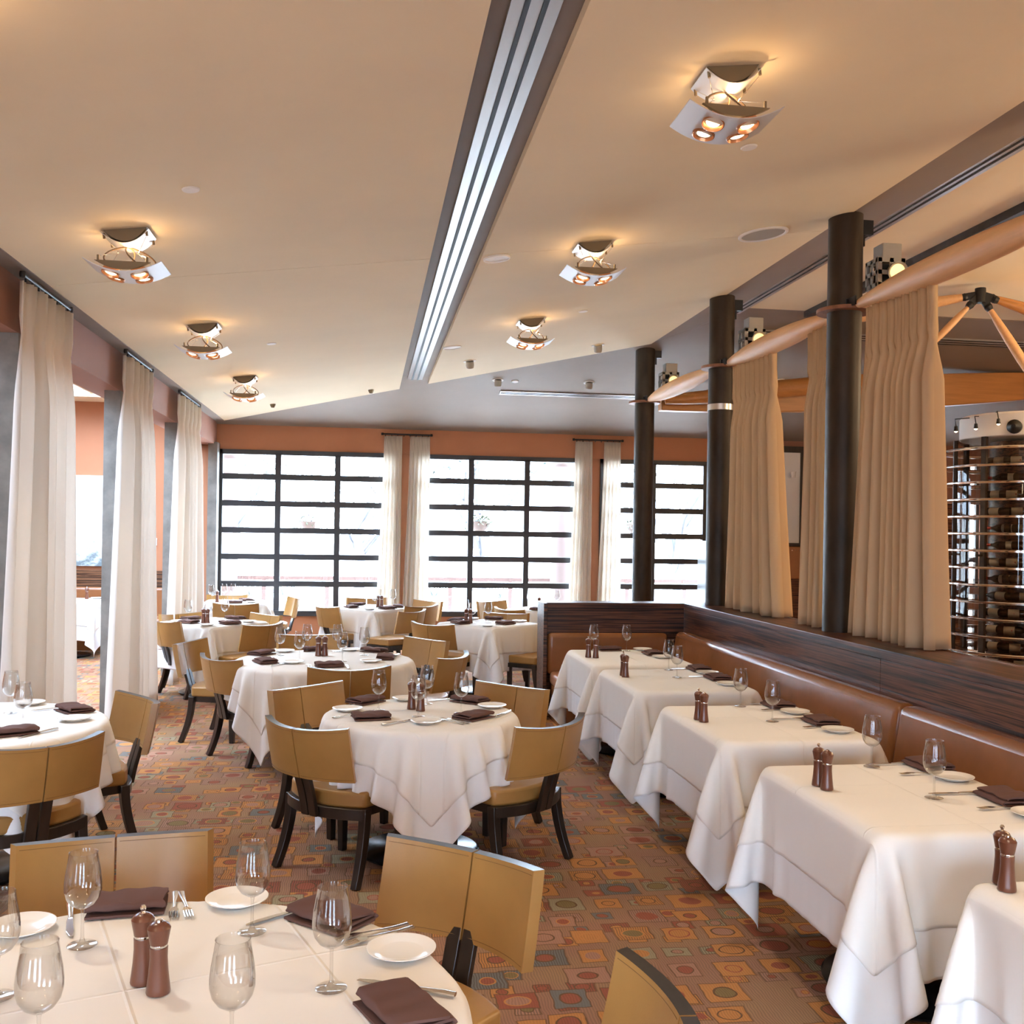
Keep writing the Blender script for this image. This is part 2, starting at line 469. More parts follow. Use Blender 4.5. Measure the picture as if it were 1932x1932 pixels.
# channel above the gap, strip along the curtain side, rising strip on the column side
struct(MB().span((0.36, FRONT, WZ(0.6) + 0.075), (0.83, 13.5, WZ(0.6) + 0.13)).obj('trim_1', M['soffit'], smooth=0))
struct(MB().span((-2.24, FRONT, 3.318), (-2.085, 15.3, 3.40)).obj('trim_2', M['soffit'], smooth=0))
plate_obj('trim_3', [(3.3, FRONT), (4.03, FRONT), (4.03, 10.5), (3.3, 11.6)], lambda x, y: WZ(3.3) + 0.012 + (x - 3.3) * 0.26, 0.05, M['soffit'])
plate_obj('ceiling.005', [(4.06, FRONT), (4.72, FRONT), (4.72, 10.45), (4.06, 10.45)], lambda x, y: 4.215, 0.05, M['ceiling'])
plate_obj('ceiling.006', [(4.82, FRONT), (11.0, FRONT), (11.0, 10.42), (4.82, 10.42)], lambda x, y: 4.225, 0.05, M['ceiling'])
struct(MB().span((4.70, FRONT, 4.15), (4.80, 10.45, 4.26)).obj('trim_4', M['bronze'], smooth=0))
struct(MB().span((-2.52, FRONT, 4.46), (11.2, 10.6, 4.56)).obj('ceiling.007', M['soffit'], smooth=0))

# back wall with three glazed bays
ZH, ZS = 2.92, 0.50
b = MB()
b.span((-2.3, 15.45, ZH), (5.4, 15.65, 3.45))
b.span((-2.3, 15.45, 0), (5.4, 15.65, ZS - 0.06))
for x0, x1 in ((-2.3, -2.2), (0.44, 0.72), (3.33, 3.62)):
    b.span((x0, 15.47, ZS - 0.06), (x1, 15.65, ZH))
struct(b.obj('wall_back', M['terracotta'], smooth=0))
b = MB()
b.span((5.4, 15.45, 0), (9.25, 15.65, 3.45)); b.span((9.25, 15.45, 0), (10.1, 15.65, 0.95)); b.span((9.25, 15.45, 2.4), (10.1, 15.65, 3.45))
b.span((10.1, 15.45, 0), (11.2, 15.65, 3.45))
struct(b.obj('wall_back.001', M['header'], smooth=0))
struct(MB().span((-7.2, 15.45, 0), (-2.3, 15.65, 3.62)).obj('wall_back.002', M['terracotta'], smooth=0))
bays = [(-2.2, 0.44), (0.72, 3.33), (3.62, 6.2)]
rows = [0.92, 1.325, 1.72, 2.12, 2.52]
for n, (x0, x1) in enumerate(bays):
    r = thing('window_%d' % (n + 1), None, None, (x0, 15.43, ZS)); struct(r)
    w = x1 - x0; f = MB()
    y0, y1 = 0.0, 0.11
    f.span((0, y0, 0), (0.075, y1, ZH - ZS)); f.span((w - 0.075, y0, 0), (w, y1, ZH - ZS))
    f.span((0, y0, ZH - ZS - 0.07), (w, y1, ZH - ZS)); f.span((0, y0 - 0.03, -0.06), (w, y1, 0.02))
    for k in (1, 2):
        xx = w * k / 3.0 + (0.0)
        f.span((xx - 0.042, y0, 0), (xx + 0.042, y1, ZH - ZS - 0.05))
    for z in rows:
        f.span((0.05, y0 + 0.01, z - ZS - 0.042), (w - 0.05, y1 - 0.01, z - ZS + 0.042))
    struct(f.obj('window_frame', M['frame'], r, smooth=0))
    struct(MB().span((0.05, 0.05, 0.0), (w - 0.05, 0.056, ZH - ZS - 0.05)).obj('window_glass', M['pane'], r, smooth=0))
# dark jamb where the curtain wall meets the glazing
struct(MB().span((-2.3, 15.18, 0), (-2.17, 15.44, 3.0)).obj('trim_5', M['pilaster'], smooth=0))

# curtain-side header and pilasters
struct(MB().span((-2.52, FRONT, 2.975), (-2.22, 15.44, 4.5)).obj('wall_left', M['header'], smooth=0))
for k, y in enumerate((1.5, 4.2, 6.9, 9.6, 12.35)):
    struct(MB().span((-2.36, y - 0.07, 0), (-2.22, y + 0.07, 2.975)).obj('trim_%d' % (6 + k), M['pilaster'], smooth=0))
# side room beyond the curtains: wall, glazed roof
struct(MB().span((-7.2, FRONT, 0), (-7.0, 15.5, 3.6)).obj('wall_left.001', M['terracotta'], smooth=0))
b = MB()
b.span((-7.2, 14.85, 3.56), (-2.5, 15.5, 3.66)); b.span((-7.2, FRONT, 3.56), (-2.5, 6.0, 3.66)); b.span((-7.2, 6.0, 3.56), (-5.2, 14.85, 3.66))
struct(b.obj('ceiling.008', M['ceiling'], smooth=0))
r = thing('window_4', None, None, (-3.85, 10.4, 3.62)); struct(r)
f = MB()
for x in (-1.35, 0.0, 1.3): f.span((x - 0.03, -4.4, 0), (x + 0.03, 4.45, 0.06))
for y in (-3, -1, 1, 3): f.span((-1.35, y - 0.02, 0.01), (1.3, y + 0.02, 0.05))
struct(f.obj('window_frame', M['ceiling'], r, smooth=0))
struct(MB().span((-1.35, -4.4, 0.03), (1.3, 4.45, 0.036)).obj('window_glass', M['roofpane'], r, smooth=0))
# wall added behind the camera to hold back sky, low openings admit fill
b = MB()
b.span((-7.2, FRONT - 0.2, 2.3), (11.2, FRONT, 4.56))
for x0, x1 in ((-7.2, -5.0), (-3.6, -1.7), (-0.6, 0.6), (1.7, 11.2)): b.span((x0, FRONT - 0.2, 0), (x1, FRONT, 2.3))
struct(b.obj('wall_front', M['terracotta'], smooth=0))
# far side of the pavilion
struct(MB().span((11.0, FRONT, 0), (11.2, 15.5, 4.5)).obj('wall_right', M['header'], smooth=0))
r = thing('window_5', None, None, (9.25, 15.5, 0.95)); struct(r)
f = MB(); f.span((0, 0, 0), (0.85, 0.06, 0.06)); f.span((0, 0, 1.39), (0.85, 0.06, 1.45)); f.span((0, 0, 0.42), (0.85, 0.06, 0.5)); f.span((0, 0, 0), (0.05, 0.06, 1.45)); f.span((0.8, 0, 0), (0.85, 0.06, 1.45))
struct(f.obj('window_frame', M['frame'], r, smooth=0))
struct(MB().span((0.02, 0.03, 0.02), (0.83, 0.036, 1.43)).obj('window_glass', M['pane'], r, smooth=0))

# ------------------------------------------------------------------ air grilles, ceiling discs, small spots
def grille(name, x0, x1, y0, y1, zf, label, along='y', bars=2):
    o = thing(name, label, 'air vent', ((x0 + x1) / 2, (y0 + y1) / 2, 0))
    cx, cy = (x0 + x1) / 2, (y0 + y1) / 2
    L = (y1 - y0) if along == 'y' else (x1 - x0); W = (x1 - x0) if along == 'y' else (y1 - y0)
    z = zf(cx, cy)
    sl = 0.0 if along == 'y' else math.atan(-0.184)
    T = Matrix.Translation((0, 0, z)) @ (Matrix.Identity(4) if along == 'y' else (Matrix.Rotation(sl, 4, 'X') @ Matrix.Rotation(-PI / 2, 4, 'Z')))
    MB().box((0, 0, 0.006), (W, L, 0.03), 0, T).obj('grille_frame', M['alu'], o, smooth=0)
    for k in range(bars):
        xx = (k - (bars - 1) / 2) * W * 0.36
        MB().box((xx, 0, -0.01), (W * 0.11, L - 0.02, 0.006), 0, T).obj('slot', M['black'], o, smooth=0)
    return o
grille('air_diffuser', 0.50, 0.69, -3.0, 13.2, lambda x, y: WZ(0.6) + 0.062, 'long aluminium slot diffuser running down the channel between the cream ceiling panels')
grille('air_diffuser', 1.76, 5.2, 13.44, 13.58, lambda x, y: HIPZ(y) - 0.008, 'slot diffuser on the grey slope above the far windows', 'x', 2)
grille('air_diffuser', 4.3, 10.0, 10.98, 11.16, lambda x, y: HIPZ(y) - 0.008, 'upper slot diffuser on the grey slope behind the turned wooden struts', 'x', 3)
grille('air_diffuser', 3.80, 3.95, -3.0, 10.4, lambda x, y: WZ(3.3) + 0.012 + (x - 3.3) * 0.26 - 0.008, 'slot diffuser along the taupe strip beside the column tops', 'y', 2)

def ceiling_tilt(): return Matrix.Rotation(-math.atan(0.1258), 4, 'Y')
def speaker(x, y, r, label):
    o = thing('ceiling_speaker', label, 'speaker', (x, y, WZ(x)), group='round speakers in the cream ceiling')
    T = ceiling_tilt()
    MB().lathe([(r, 0.004), (r, -0.008), (r * 0.97, -0.012), (r * 0.88, -0.012), (r * 0.86, -0.004)], 32, M=T).obj('rim', M['white'], o)
    MB().lathe([(0, -0.005), (r * 0.87, -0.005)], 32, M=T).obj('speaker_mesh', M['greymetal'] if r > .16 else M['white'], o)
speaker(0.887, 7.106, 0.098, 'round white ceiling speaker beside the slot channel, by the panel joint')
speaker(0.867, 10.62, 0.098, 'round white ceiling speaker beside the channel, at its window end')
speaker(2.81, 6.96, 0.18, 'wide round grey ceiling speaker next to the tallest dark column')
def disc(x, y, r, label, z=None):
    T = ceiling_tilt() if z is None else Matrix.Rotation(math.atan(-0.184), 4, 'X')
    zz = WZ(x) if z is None else z
    o = MB().lathe([(0, -0.008), (r * 0.9, -0.008), (r, -0.003), (r, 0.004), (0, 0.004)], 28, M=T).obj('sprinkler_cover', M['white'], smooth=35)
    o.location = (x, y, zz); tag(o, label, 'sprinkler cover', 'white sprinkler covers')
disc(-0.911, 5.312, 0.045, 'white sprinkler cover on the wide cream panel between the lamps and the channel')
disc(1.999, 5.168, 0.045, 'white sprinkler cover just past the largest hanging lamp')
disc(-0.901, 9.602, 0.045, 'small white sprinkler cover beside the second lamp of the curtain row')
disc(1.981, 9.26, 0.045, 'white sprinkler cover between the small lamp and the middle column')
disc(1.9, 13.06, 0.05, 'white sprinkler cover on the grey slope above the windows', HIPZ(13.06) - 0.004)
def eyeball(x, y, z, label, lit=False, tilt=None):
    o = thing('ceiling_spotlight', label, 'spotlight', (x, y, z), group='small swivel spotlights')
    T = tilt if tilt is not None else Matrix.Rotation(math.atan(-0.184), 4, 'X')
    MB().lathe([(0.075, 0.004), (0.075, -0.006), (0.05, -0.008)], 24, M=T).obj('trim_ring', M['white'], o)
    S = T @ Matrix.Translation((0, 0, -0.03)) @ Matrix.Rotation(0.5, 4, 'X')
    MB().lathe([(0.045, 0.03), (0.048, -0.02), (0.042, -0.05), (0.034, -0.045)], 20, M=S).obj('lamp_head', M['greymetal'], o)
    MB().lathe([(0, -0.044), (0.034, -0.044)], 16, M=S).obj('bulb', M['bulbgold'] if lit else M['greymetal'], o)
eyeball(1.67, 13.04, HIPZ(13.04), 'grey swivel spotlight on the dark slope beside the white sprinkler cover')
eyeball(2.88, 13.01, HIPZ(13.01), 'grey swivel spotlight on the dark slope above the second window')
eyeball(5.37, 12.65, HIPZ(12.65), 'grey swivel spotlight on the dark slope between the tan curtains')
eyeball(1.157, 11.65, WZ(1.157), 'unlit grey swivel spotlight on the cream ceiling by the channel end', tilt=ceiling_tilt())
eyeball(2.596, 11.3, WZ(2.596), 'lit swivel spotlight on the cream ceiling before the far column', True, tilt=ceiling_tilt())
def detector(x, y, label):
    o = MB().lathe([(0, -0.05), (0.02, -0.048), (0.035, -0.02), (0.04, 0.003)], 16).obj('smoke_detector', M['olive'])
    o.location = (x, y, WZ(x)); tag(o, label, 'detector', 'small ceiling detectors')
detector(0.034, 13.35, 'small dark detector at the cream ceiling edge by the channel')
detector(-1.273, 13.9, 'small dark detector at the cream ceiling edge near the curtain side')

# ------------------------------------------------------------------ hanging four-lamp ceiling lights
def lens(w, h, n=12, up=False):
    """flat on one side, arched on the other, in x-z"""
    P = []
    for i in range(n + 1):
        a = -1 + 2 * i / n
        P.append((a * w / 2, -h * (1 - a * a)))
    return P
def make_ceiling_light():
    o = thing('ceiling_light', 'x', 'ceiling light')
    T = ceiling_tilt()
    yz = Matrix.Rotation(PI / 2, 4, 'X')     # prism z -> world -y
    MB().prism(lens(0.235, 0.07), -0.085, 0.085, M=T @ yz).obj('canopy_bracket', M['olive'], o, smooth=40)
    def arc(w, L, sag, z0, s=0.0):
        return lambda u, v: (((u - .5) * w), (v - .5) * L, z0 - sag * (1 - (2 * u - 1) ** 2) - s)
    m = MB().shell(arc(0.26, 0.21, 0.07, -0.012, 0.003), arc(0.26, 0.21, 0.07, -0.012, 0.0), 14, 1, 0, 0)
    for p in m.v: pass
    m.v = [tuple(T @ Vector(p)) for p in m.v]
    cp = m.obj('canopy_plate', M['lampplate'], o, smooth=40)
    for a in (-1, 1):
        for c in (-1, 1):
            MB().lathe([(0, -0.03), (0.007, -0.03), (0.007, 0.0), (0, 0.0)], 8, (a * 0.115, c * 0.09, -0.02), M=T).obj('stud', M['olive'], o)
    zp = -0.215
    MB().shell(arc(0.42, 0.29, 0.065, zp + 0.03, 0.004), arc(0.42, 0.29, 0.065, zp + 0.03, 0.0), 16, 1, 0, 0).obj('lamp_plate', M['lampplate'], o, smooth=40)
    for c in (-1, 1):
        pr = MB().prism([(x, z + zp + 0.038 - 0.017) for x, z in lens(0.30, 0.045)], -0.008, 0.008, M=Matrix.Translation((0, c * 0.128, 0)) @ yz)
        pr.lathe([(0.007, 0.0), (0.007, 0.035)], 8, (-0.13, c * 0.128, zp + 0.015)).lathe([(0.007, 0.0), (0.007, 0.035)], 8, (0.13, c * 0.128, zp + 0.015))
        pr.obj('plate_rib', M['olive'], o, smooth=40)
    k = 0
    for a in (-1, 1):
        for c in (-1, 1):
            R = Matrix.Translation((a * 0.078, c * 0.062, zp - 0.028)) @ Matrix.Rotation(-0.14 + 0.10 * c, 4, 'X') @ Matrix.Rotation(-0.22 * a, 4, 'Y')
            ring = MB().lathe([(0.046, 0.022), (0.050, 0.006), (0.050, -0.010), (0.046, -0.012), (0.040, 0.002), (0.034, 0.012)], 24, M=R).obj('lamp_ring', M['copper'], o)
            MB().lathe([(0, -0.003), (0.030, -0.001), (0.034, 0.010), (0.022, 0.026), (0, 0.03)], 20, M=R).obj('bulb', M['bulb'], ring)
            MB().lathe([(0.013, 0.0), (0.016, 0.03), (0.010, 0.045), (0, 0.047)], 12, (a * 0.078, c * 0.062, zp - 0.018)).obj('lamp_holder', M['chrome'], ring)
            p0 = Vector((0, 0, -0.082)); p3 = Vector((a * 0.078, c * 0.062, zp + 0.02))
            sw = Vector((0.075 * (1 if (k % 2) else -0.6) + 0.02 * a, 0.03 * c, 0))
            pts = []
            for i in range(13):
                t = i / 12; e = t * t * (3 - 2 * t)
                pts.append(p0.lerp(p3, e) + sw * math.sin(PI * t) + Vector((0, 0, -(t - e) * 0.03)))
            MB().tube(pts, 0.0048, 6).obj('cable', M['cable'], o)
            k += 1
    for a in (-1, 1):
        w = MB()
        kn = Vector((a * 0.055, 0.0, -0.115))
        for c in (-1, 1):
            w.tube([Vector((a * 0.115, c * 0.09, -0.04)), kn], 0.0012, 5)
            w.tube([kn, Vector((-a * 0.0 + a * 0.13, c * 0.128, zp + 0.045))], 0.0012, 5)
        w.lathe([(0, -0.008), (0.008, 0), (0, 0.008)], 8, kn)
        w.obj('suspension_wire', M['chrome'], o)
    return o
CL = Kind(make_ceiling_light())
SPOT_W = 36.0
GLOW_W = 1.2
lamps = [(-1.362, 5.973, 0, 'hanging four-lamp ceiling light, first of the row along the curtains'),
         (-1.355, 8.607, 0, 'hanging four-lamp ceiling light, second of the row along the curtains'),
         (-1.354, 11.44, 0, 'hanging four-lamp ceiling light, last of the curtain row before the windows'),
         (1.535, 4.251, 0, 'hanging four-lamp ceiling light, largest in view, over the banquette aisle'),
         (1.545, 6.934, 0, 'hanging four-lamp ceiling light beside the round speaker and channel'),
         (1.525, 9.515, 0, 'hanging four-lamp ceiling light by the small lit spot, over the square tables'),
         (-1.362, 3.3, 0, None), (1.535, 1.6, 0, None)]
for x, y, a, lab in lamps:
    if lab:
        CL.put((x, y, WZ(x)), math.radians(a), lab, 'hanging four-lamp ceiling lights')
    l = bpy.data.lights.new('lamp_beam', 'SPOT'); l.energy = SPOT_W * (1.0 if lab else 1.3); l.color = WARM
    l.spot_size = math.radians(95); l.spot_blend = 0.9; l.shadow_soft_size = 0.06
    lo = bpy.data.objects.new('lamp_beam', l); COL.objects.link(lo); lo.location = (x, y, WZ(x) - 0.29)
    l = bpy.data.lights.new('lamp_spill', 'POINT'); l.energy = GLOW_W; l.color = (1, 0.6, 0.28); l.shadow_soft_size = 0.015
    lo = bpy.data.objects.new('lamp_spill', l); COL.objects.link(lo); lo.location = (x + 0.03, y - 0.02, WZ(x) - 0.135)

def fill_point(x, y, z, w, c=(1, 0.74, 0.46), r=0.12):
    l = bpy.data.lights.new('fill_light', 'POINT'); l.energy = w; l.color = c; l.shadow_soft_size = r
    o = bpy.data.objects.new('fill_light', l); COL.objects.link(o); o.location = (x, y, z)
for x, y in ((-1.36, 0.67), (-1.36, -1.98), (1.535, -1.05)): fill_point(x, y, WZ(x) - 0.6, 9)  # added behind the camera as fill for the linen and near ceiling
fill_point(6.6, 4.5, 3.3, 100); fill_point(7.8, 7.5, 3.3, 90)  # added out of view to brighten the pavilion
# ------------------------------------------------------------------ dark columns with rings and lamps
CXX = 3.30
RINGZ = 3.335
cols = [(6.67, 1.09, 'tall dark bronzed column rising from the banquette ledge between two tan curtains'),
        (9.15, 1.09, 'dark bronzed column with a bright clamp band, at the banquette corner'),
        (11.8, 0.0, 'slim dark bronzed column standing in front of the window beyond the banquette')]
def lamp_box(col, x, y, z, s=1.0):
    """openwork metal box with round lamps, fixed to the column"""
    w, d, h = 0.20 * s, 0.17 * s, 0.20 * s
    bx = MB(); t = 0.008
    for sx in (-1, 1):
        for fx in (-1, 0, 1):
            bx.box((sx * w / 2, fx * (d / 2 - 0.012), 0), (t, 0.026, h))
        for fz in (-1, 0, 1): bx.box((sx * w / 2, 0, fz * (h / 2 - 0.014)), (t, d, 0.03))
    for sy in (-1, 1):
        for fx in (-1, 0, 1): bx.box((fx * (w / 2 - 0.014), sy * d / 2, 0), (0.03, t, h))
        for fz in (-1, 0, 1): bx.box((0, sy * d / 2, fz * (h / 2 - 0.014)), (w, t, 0.03))
    bx.box((0, 0, h / 2), (w, d, t)); bx.box((0, 0, -h / 2), (w, d, t))
    o = bx.obj('lamp_box', M['greymetal'], col, smooth=0); o.location = (x, y, z)
    MB().box((0.015, 0, h / 2 + 0.055), (w * 0.72, d * 0.8, 0.11)).obj('driver_box', M['greymetal'], o, smooth=0, bevel=0.006)
    MB().box((0, 0, 0), (w * 0.6, d * 0.5, h * 0.7)).obj('wiring', M['black'], o, smooth=0)
    for (px, py, pz, dx, dy, dz) in ((0.02, -d / 2 - 0.035, 0.0, -0.1, -0.95, -0.35), (w / 2 + 0.06, -0.03, -0.01, 0.45, -0.65, -0.55), (0.0, -0.03, -h / 2 - 0.06, -0.35, -0.6, -0.7)):
        R = Matrix.Translation((px, py, pz)) @ Vector((dx, dy, dz)).to_track_quat('Z', 'Y').to_matrix().to_4x4()
        hd = MB().lathe([(0.0, -0.07), (0.035, -0.065), (0.055, -0.03), (0.066, 0.02), (0.069, 0.03), (0.062, 0.026), (0.05, 0.012)], 24, M=R).obj('spot_head', M['greymetal'], o)
        MB().lathe([(0, 0.016), (0.053, 0.014)], 20, M=R).obj('bulb', M['bulbgold'], hd)
for k, (y, z0, lab) in enumerate(cols):
    r0 = 0.118
    c = thing('steel_column', lab, 'column', (CXX, y, z0), group='dark bronzed columns')
    MB().lathe([(0, 0), (r0, 0), (r0, 4.005 - z0), (0, 4.005 - z0)], 40).obj('shaft', M['bronze'], c)
    zr = RINGZ - z0
    MB().lathe([(r0, zr - 0.012), (0.19, zr - 0.012), (0.19, zr + 0.012), (r0, zr + 0.012)], 40).obj('ring_flange', M['rust'], c)
    for sy in (-1, 1):
        bk = MB()
        for sx in (-1, 1): bk.box((sx * 0.035, sy * 0.175, zr + 0.03), (0.012, 0.12, 0.06))
        bk.box((0, sy * 0.14, zr + 0.025), (0.12, 0.014, 0.055))
        bk.obj('bracket', M['blackmetal'], c, smooth=0)
    if k == 1:
        MB().lathe([(r0, 1.84), (r0 + 0.006, 1.84), (r0 + 0.006, 1.895), (r0, 1.895)], 40).obj('clamp_band', M['steel'], c)
    lamp_box(c, 0.29, -0.02, 3.60 - z0)
    MB().box((0.15, 0, 3.93 - z0), (0.09, 0.05, 0.10)).box((0.13, 0, 3.86 - z0), (0.02, 0.02, 0.12)).obj('junction_box', M['blackmetal'], c, smooth=0)
    l = bpy.data.lights.new('column_lamp', 'SPOT'); l.energy = 110; l.color = (1, 0.78, 0.52); l.spot_size = math.radians(80); l.spot_blend = 0.8; l.shadow_soft_size = 0.05
    lo = bpy.data.objects.new('column_lamp', l); COL.objects.link(lo); lo.location = (CXX + 0.2, y - 0.25, 3.42); lo.rotation_euler = (math.radians(-15), math.radians(-30), 0)

# ------------------------------------------------------------------ turned spindles between the columns, struts of the pavilion
def spindle(name, a, b, rmax, label, mat='palewood', tip=0.32, cat='wooden strut', group='turned wooden spindles'):
    a, b = Vector(a), Vector(b); d = b - a; L = d.length
    n = 28; pr = [(0, 0)]
    for i in range(n + 1):
        t = i / n
        e = (1 - abs(2 * t - 1) ** 2.3)
        pr.append((rmax * (tip + (1 - tip) * e), 0.012 + (L - 0.024) * t))
    pr.append((0, L))
    T = Matrix.Translation(a) @ d.to_track_quat('Z', 'Y').to_matrix().to_4x4()
    o = MB().lathe(pr, 24, M=Matrix(T.to_3x3().to_4x4())).obj(name, M[mat])
    o.location = a
    return tag(o, label, cat, group)
spindle('wooden_spindle', (CXX, 6.47, 3.345), (CXX, 4.15, 3.33), 0.088, 'pale turned wooden spindle above the widest tan curtain, pointing at the tall column')
spindle('wooden_spindle', (CXX, 8.97, 3.35), (CXX, 6.86, 3.345), 0.088, 'pale turned wooden spindle between the tall column and the corner column')
spindle('wooden_spindle', (CXX, 11.6, 3.35), (CXX, 9.34, 3.345), 0.088, 'pale turned wooden spindle between the corner column and the slim far column')
spindle('wooden_spindle', (CXX + 0.24, 11.78, 3.36), (6.1, 10.9, 3.62), 0.11, 'orange stained spindle running from the far column into the pavilion', 'beam', group='orange pavilion beams')
spindle('wooden_spindle', (4.6, 5.2, 3.42), (6.4, 3.9, 3.9), 0.09, 'dark orange spindle just under the large pale spindle', 'beam', group='orange pavilion beams')
# long curved orange beam across the back of the pavilion
def beam():
    n = 24
    def ring(t):
        x = 3.55 + t * 6.6; h = 0.09 + 0.33 * math.sin(PI * min(1, t * 0.95 + 0.05)) ** 0.7
        zc = 3.36 + 0.52 * t
        return x, zc - h * 0.5, zc + h * 0.5
    V = []; F = []
    for i in range(n + 1):
        x, z0, z1 = ring(i / n)
        for (y, z) in ((11.92, z0), (12.08, z0), (12.08, z1), (11.92, z1)): V.append((x, y, z))
    for i in range(n):
        for k in range(4): F.append((4 * i + k, 4 * i + (k + 1) % 4, 4 * i + 4 + (k + 1) % 4, 4 * i + 4 + k))
    F += [(3, 2, 1, 0), (4 * n, 4 * n + 1, 4 * n + 2, 4 * n + 3)]
    o = MB().add(V, F).obj('wooden_beam', M['beam'], bevel=0.012, smooth=30)
    tag(o, 'wide orange stained beam crossing behind the tan curtains, above the wine tower', 'beam', 'orange pavilion beams')
beam()
hub = thing('strut_hub', 'black star-shaped metal hub under the pavilion ceiling with pale struts spreading from it', 'strut hub', (5.845, 9.0, 4.13))
MB().lathe([(0.0, -0.10), (0.05, -0.09), (0.05, 0.05), (0.0, 0.06)], 12).obj('hub_core', M['blackmetal'], hub)
HP = Vector((5.845, 9.0, 4.12))
strutends = [((5.35, 9.05, 3.60), 0.035, 'palewood'), ((6.42, 8.8, 3.10), 0.045, 'palewood'), ((7.6, 9.3, 3.86), 0.055, 'beam'), ((7.3, 8.6, 3.55), 0.055, 'beam'), ((4.2, 9.6, 3.85), 0.07, 'palewood')]
for k, (e, r, mm) in enumerate(strutends):
    d = (Vector(e) - HP).normalized()
    q = d.to_track_quat('Z', 'Y').to_matrix().to_4x4()
    MB().box((0, 0, 0.09), (0.02, 0.07, 0.14), M=q).lathe([(0.03, 0.12), (0.04, 0.14), (0.03, 0.18), (0, 0.18)], 12, M=q).obj('bracket', M['blackmetal'], hub, loc=HP - Vector(hub.location), smooth=30)
    a = HP + d * 0.17; L = (Vector(e) - a).length
    T = q
    pr = [(0, 0)] + [(r * (0.55 + 0.45 * (1 - abs(2 * t - 1) ** 2)), L * t) for t in [i / 16 for i in range(17)]] + [(0, L)]
    MB().lathe(pr, 16, M=T).obj('strut', M[mm], hub, loc=a - Vector(hub.location))

# ------------------------------------------------------------------ banquette
def cushion(name, x0, x1, y0, y1, z0, z1, mat, parent, lean=0.0, r=0.04):
    m = MB().span((x0, y0, z0), (x1, y1, z1))
    if lean:
        m.v = [(x + lean * (z - z0) / (z1 - z0), y, z) for x, y, z in m.v]
    o = m.obj(name, mat, parent, smooth=50, bevel=r, seg=4)
    return o
bq = thing('banquette', 'long saddle leather banquette with a striped dark ledge under the tan curtains', 'banquette', (0, 0, 0))
MB().span((3.04, -1.2, 1.03), (3.45, 9.52, 1.09)).obj('ledge', M['ebony_y'], bq, bevel=0.004, smooth=30)
for (ya, yb) in ((-1.2, 5.62), (5.624, 9.38)):
    MB().span((3.045, ya, 0.80), (3.09, yb, 1.03)).obj('wood_panel', M['ebony_y'], bq, bevel=0.003, smooth=30)
MB().span((3.09, -1.2, 0), (3.43, 9.5, 1.03)).obj('back_frame', M['ebony_y'], bq, smooth=0)
for (ya, yb) in ((-1.2, 5.2), (5.205, 9.26)):
    cushion('back_cushion', 2.86, 2.99, ya, yb, 0.42, 0.83, M['banq'], bq, 0.065, 0.045)
    cushion('seat_cushion', 2.42, 2.92, ya, yb - (0 if yb < 6 else 0.0), 0.33, 0.455, M['banqdark'], bq, 0, 0.04)
MB().span((2.50, -1.2, 0.0), (3.09, 9.3, 0.335)).obj('plinth', M['banqdark'], bq, smooth=0)
for ya, yb in ((-1.2, 6.5), (6.84, 9.0)):
    MB().span((3.395, ya, 1.0905), (3.412, yb, 1.0945)).obj('metal_strip', M['chrome'], bq, smooth=0)
bs = thing('banquette', 'short end run of the leather banquette closing the row of linen tables', 'banquette', (0, 0, 0))
MB().span((1.69, 9.36, 1.03), (3.04, 9.62, 1.09)).obj('ledge', M['ebony_x'], bs, bevel=0.004, smooth=30)
MB().span((1.69, 9.36, 0.80), (3.04, 9.40, 1.03)).obj('wood_panel', M['ebony_x'], bs, smooth=0)
MB().span((1.70, 9.40, 0.0), (3.04, 9.60, 1.03)).obj('back_frame', M['ebony_x'], bs, smooth=0)
MB().span((1.655, 9.27, 0.0), (1.69, 9.62, 1.09)).obj('end_board', M['ebony_x'], bs, bevel=0.004, smooth=30)
m = cushion('back_cushion', 1.70, 2.86, 9.27, 9.36, 0.42, 0.81, M['banq'], bs, 0, 0.04)
cushion('seat_cushion', 1.72, 2.42, 8.72, 9.30, 0.33, 0.455, M['banqdark'], bs, 0, 0.04)
MB().span((1.74, 8.80, 0.0), (2.42, 9.4, 0.335)).obj('plinth', M['banq'], bs, smooth=0)

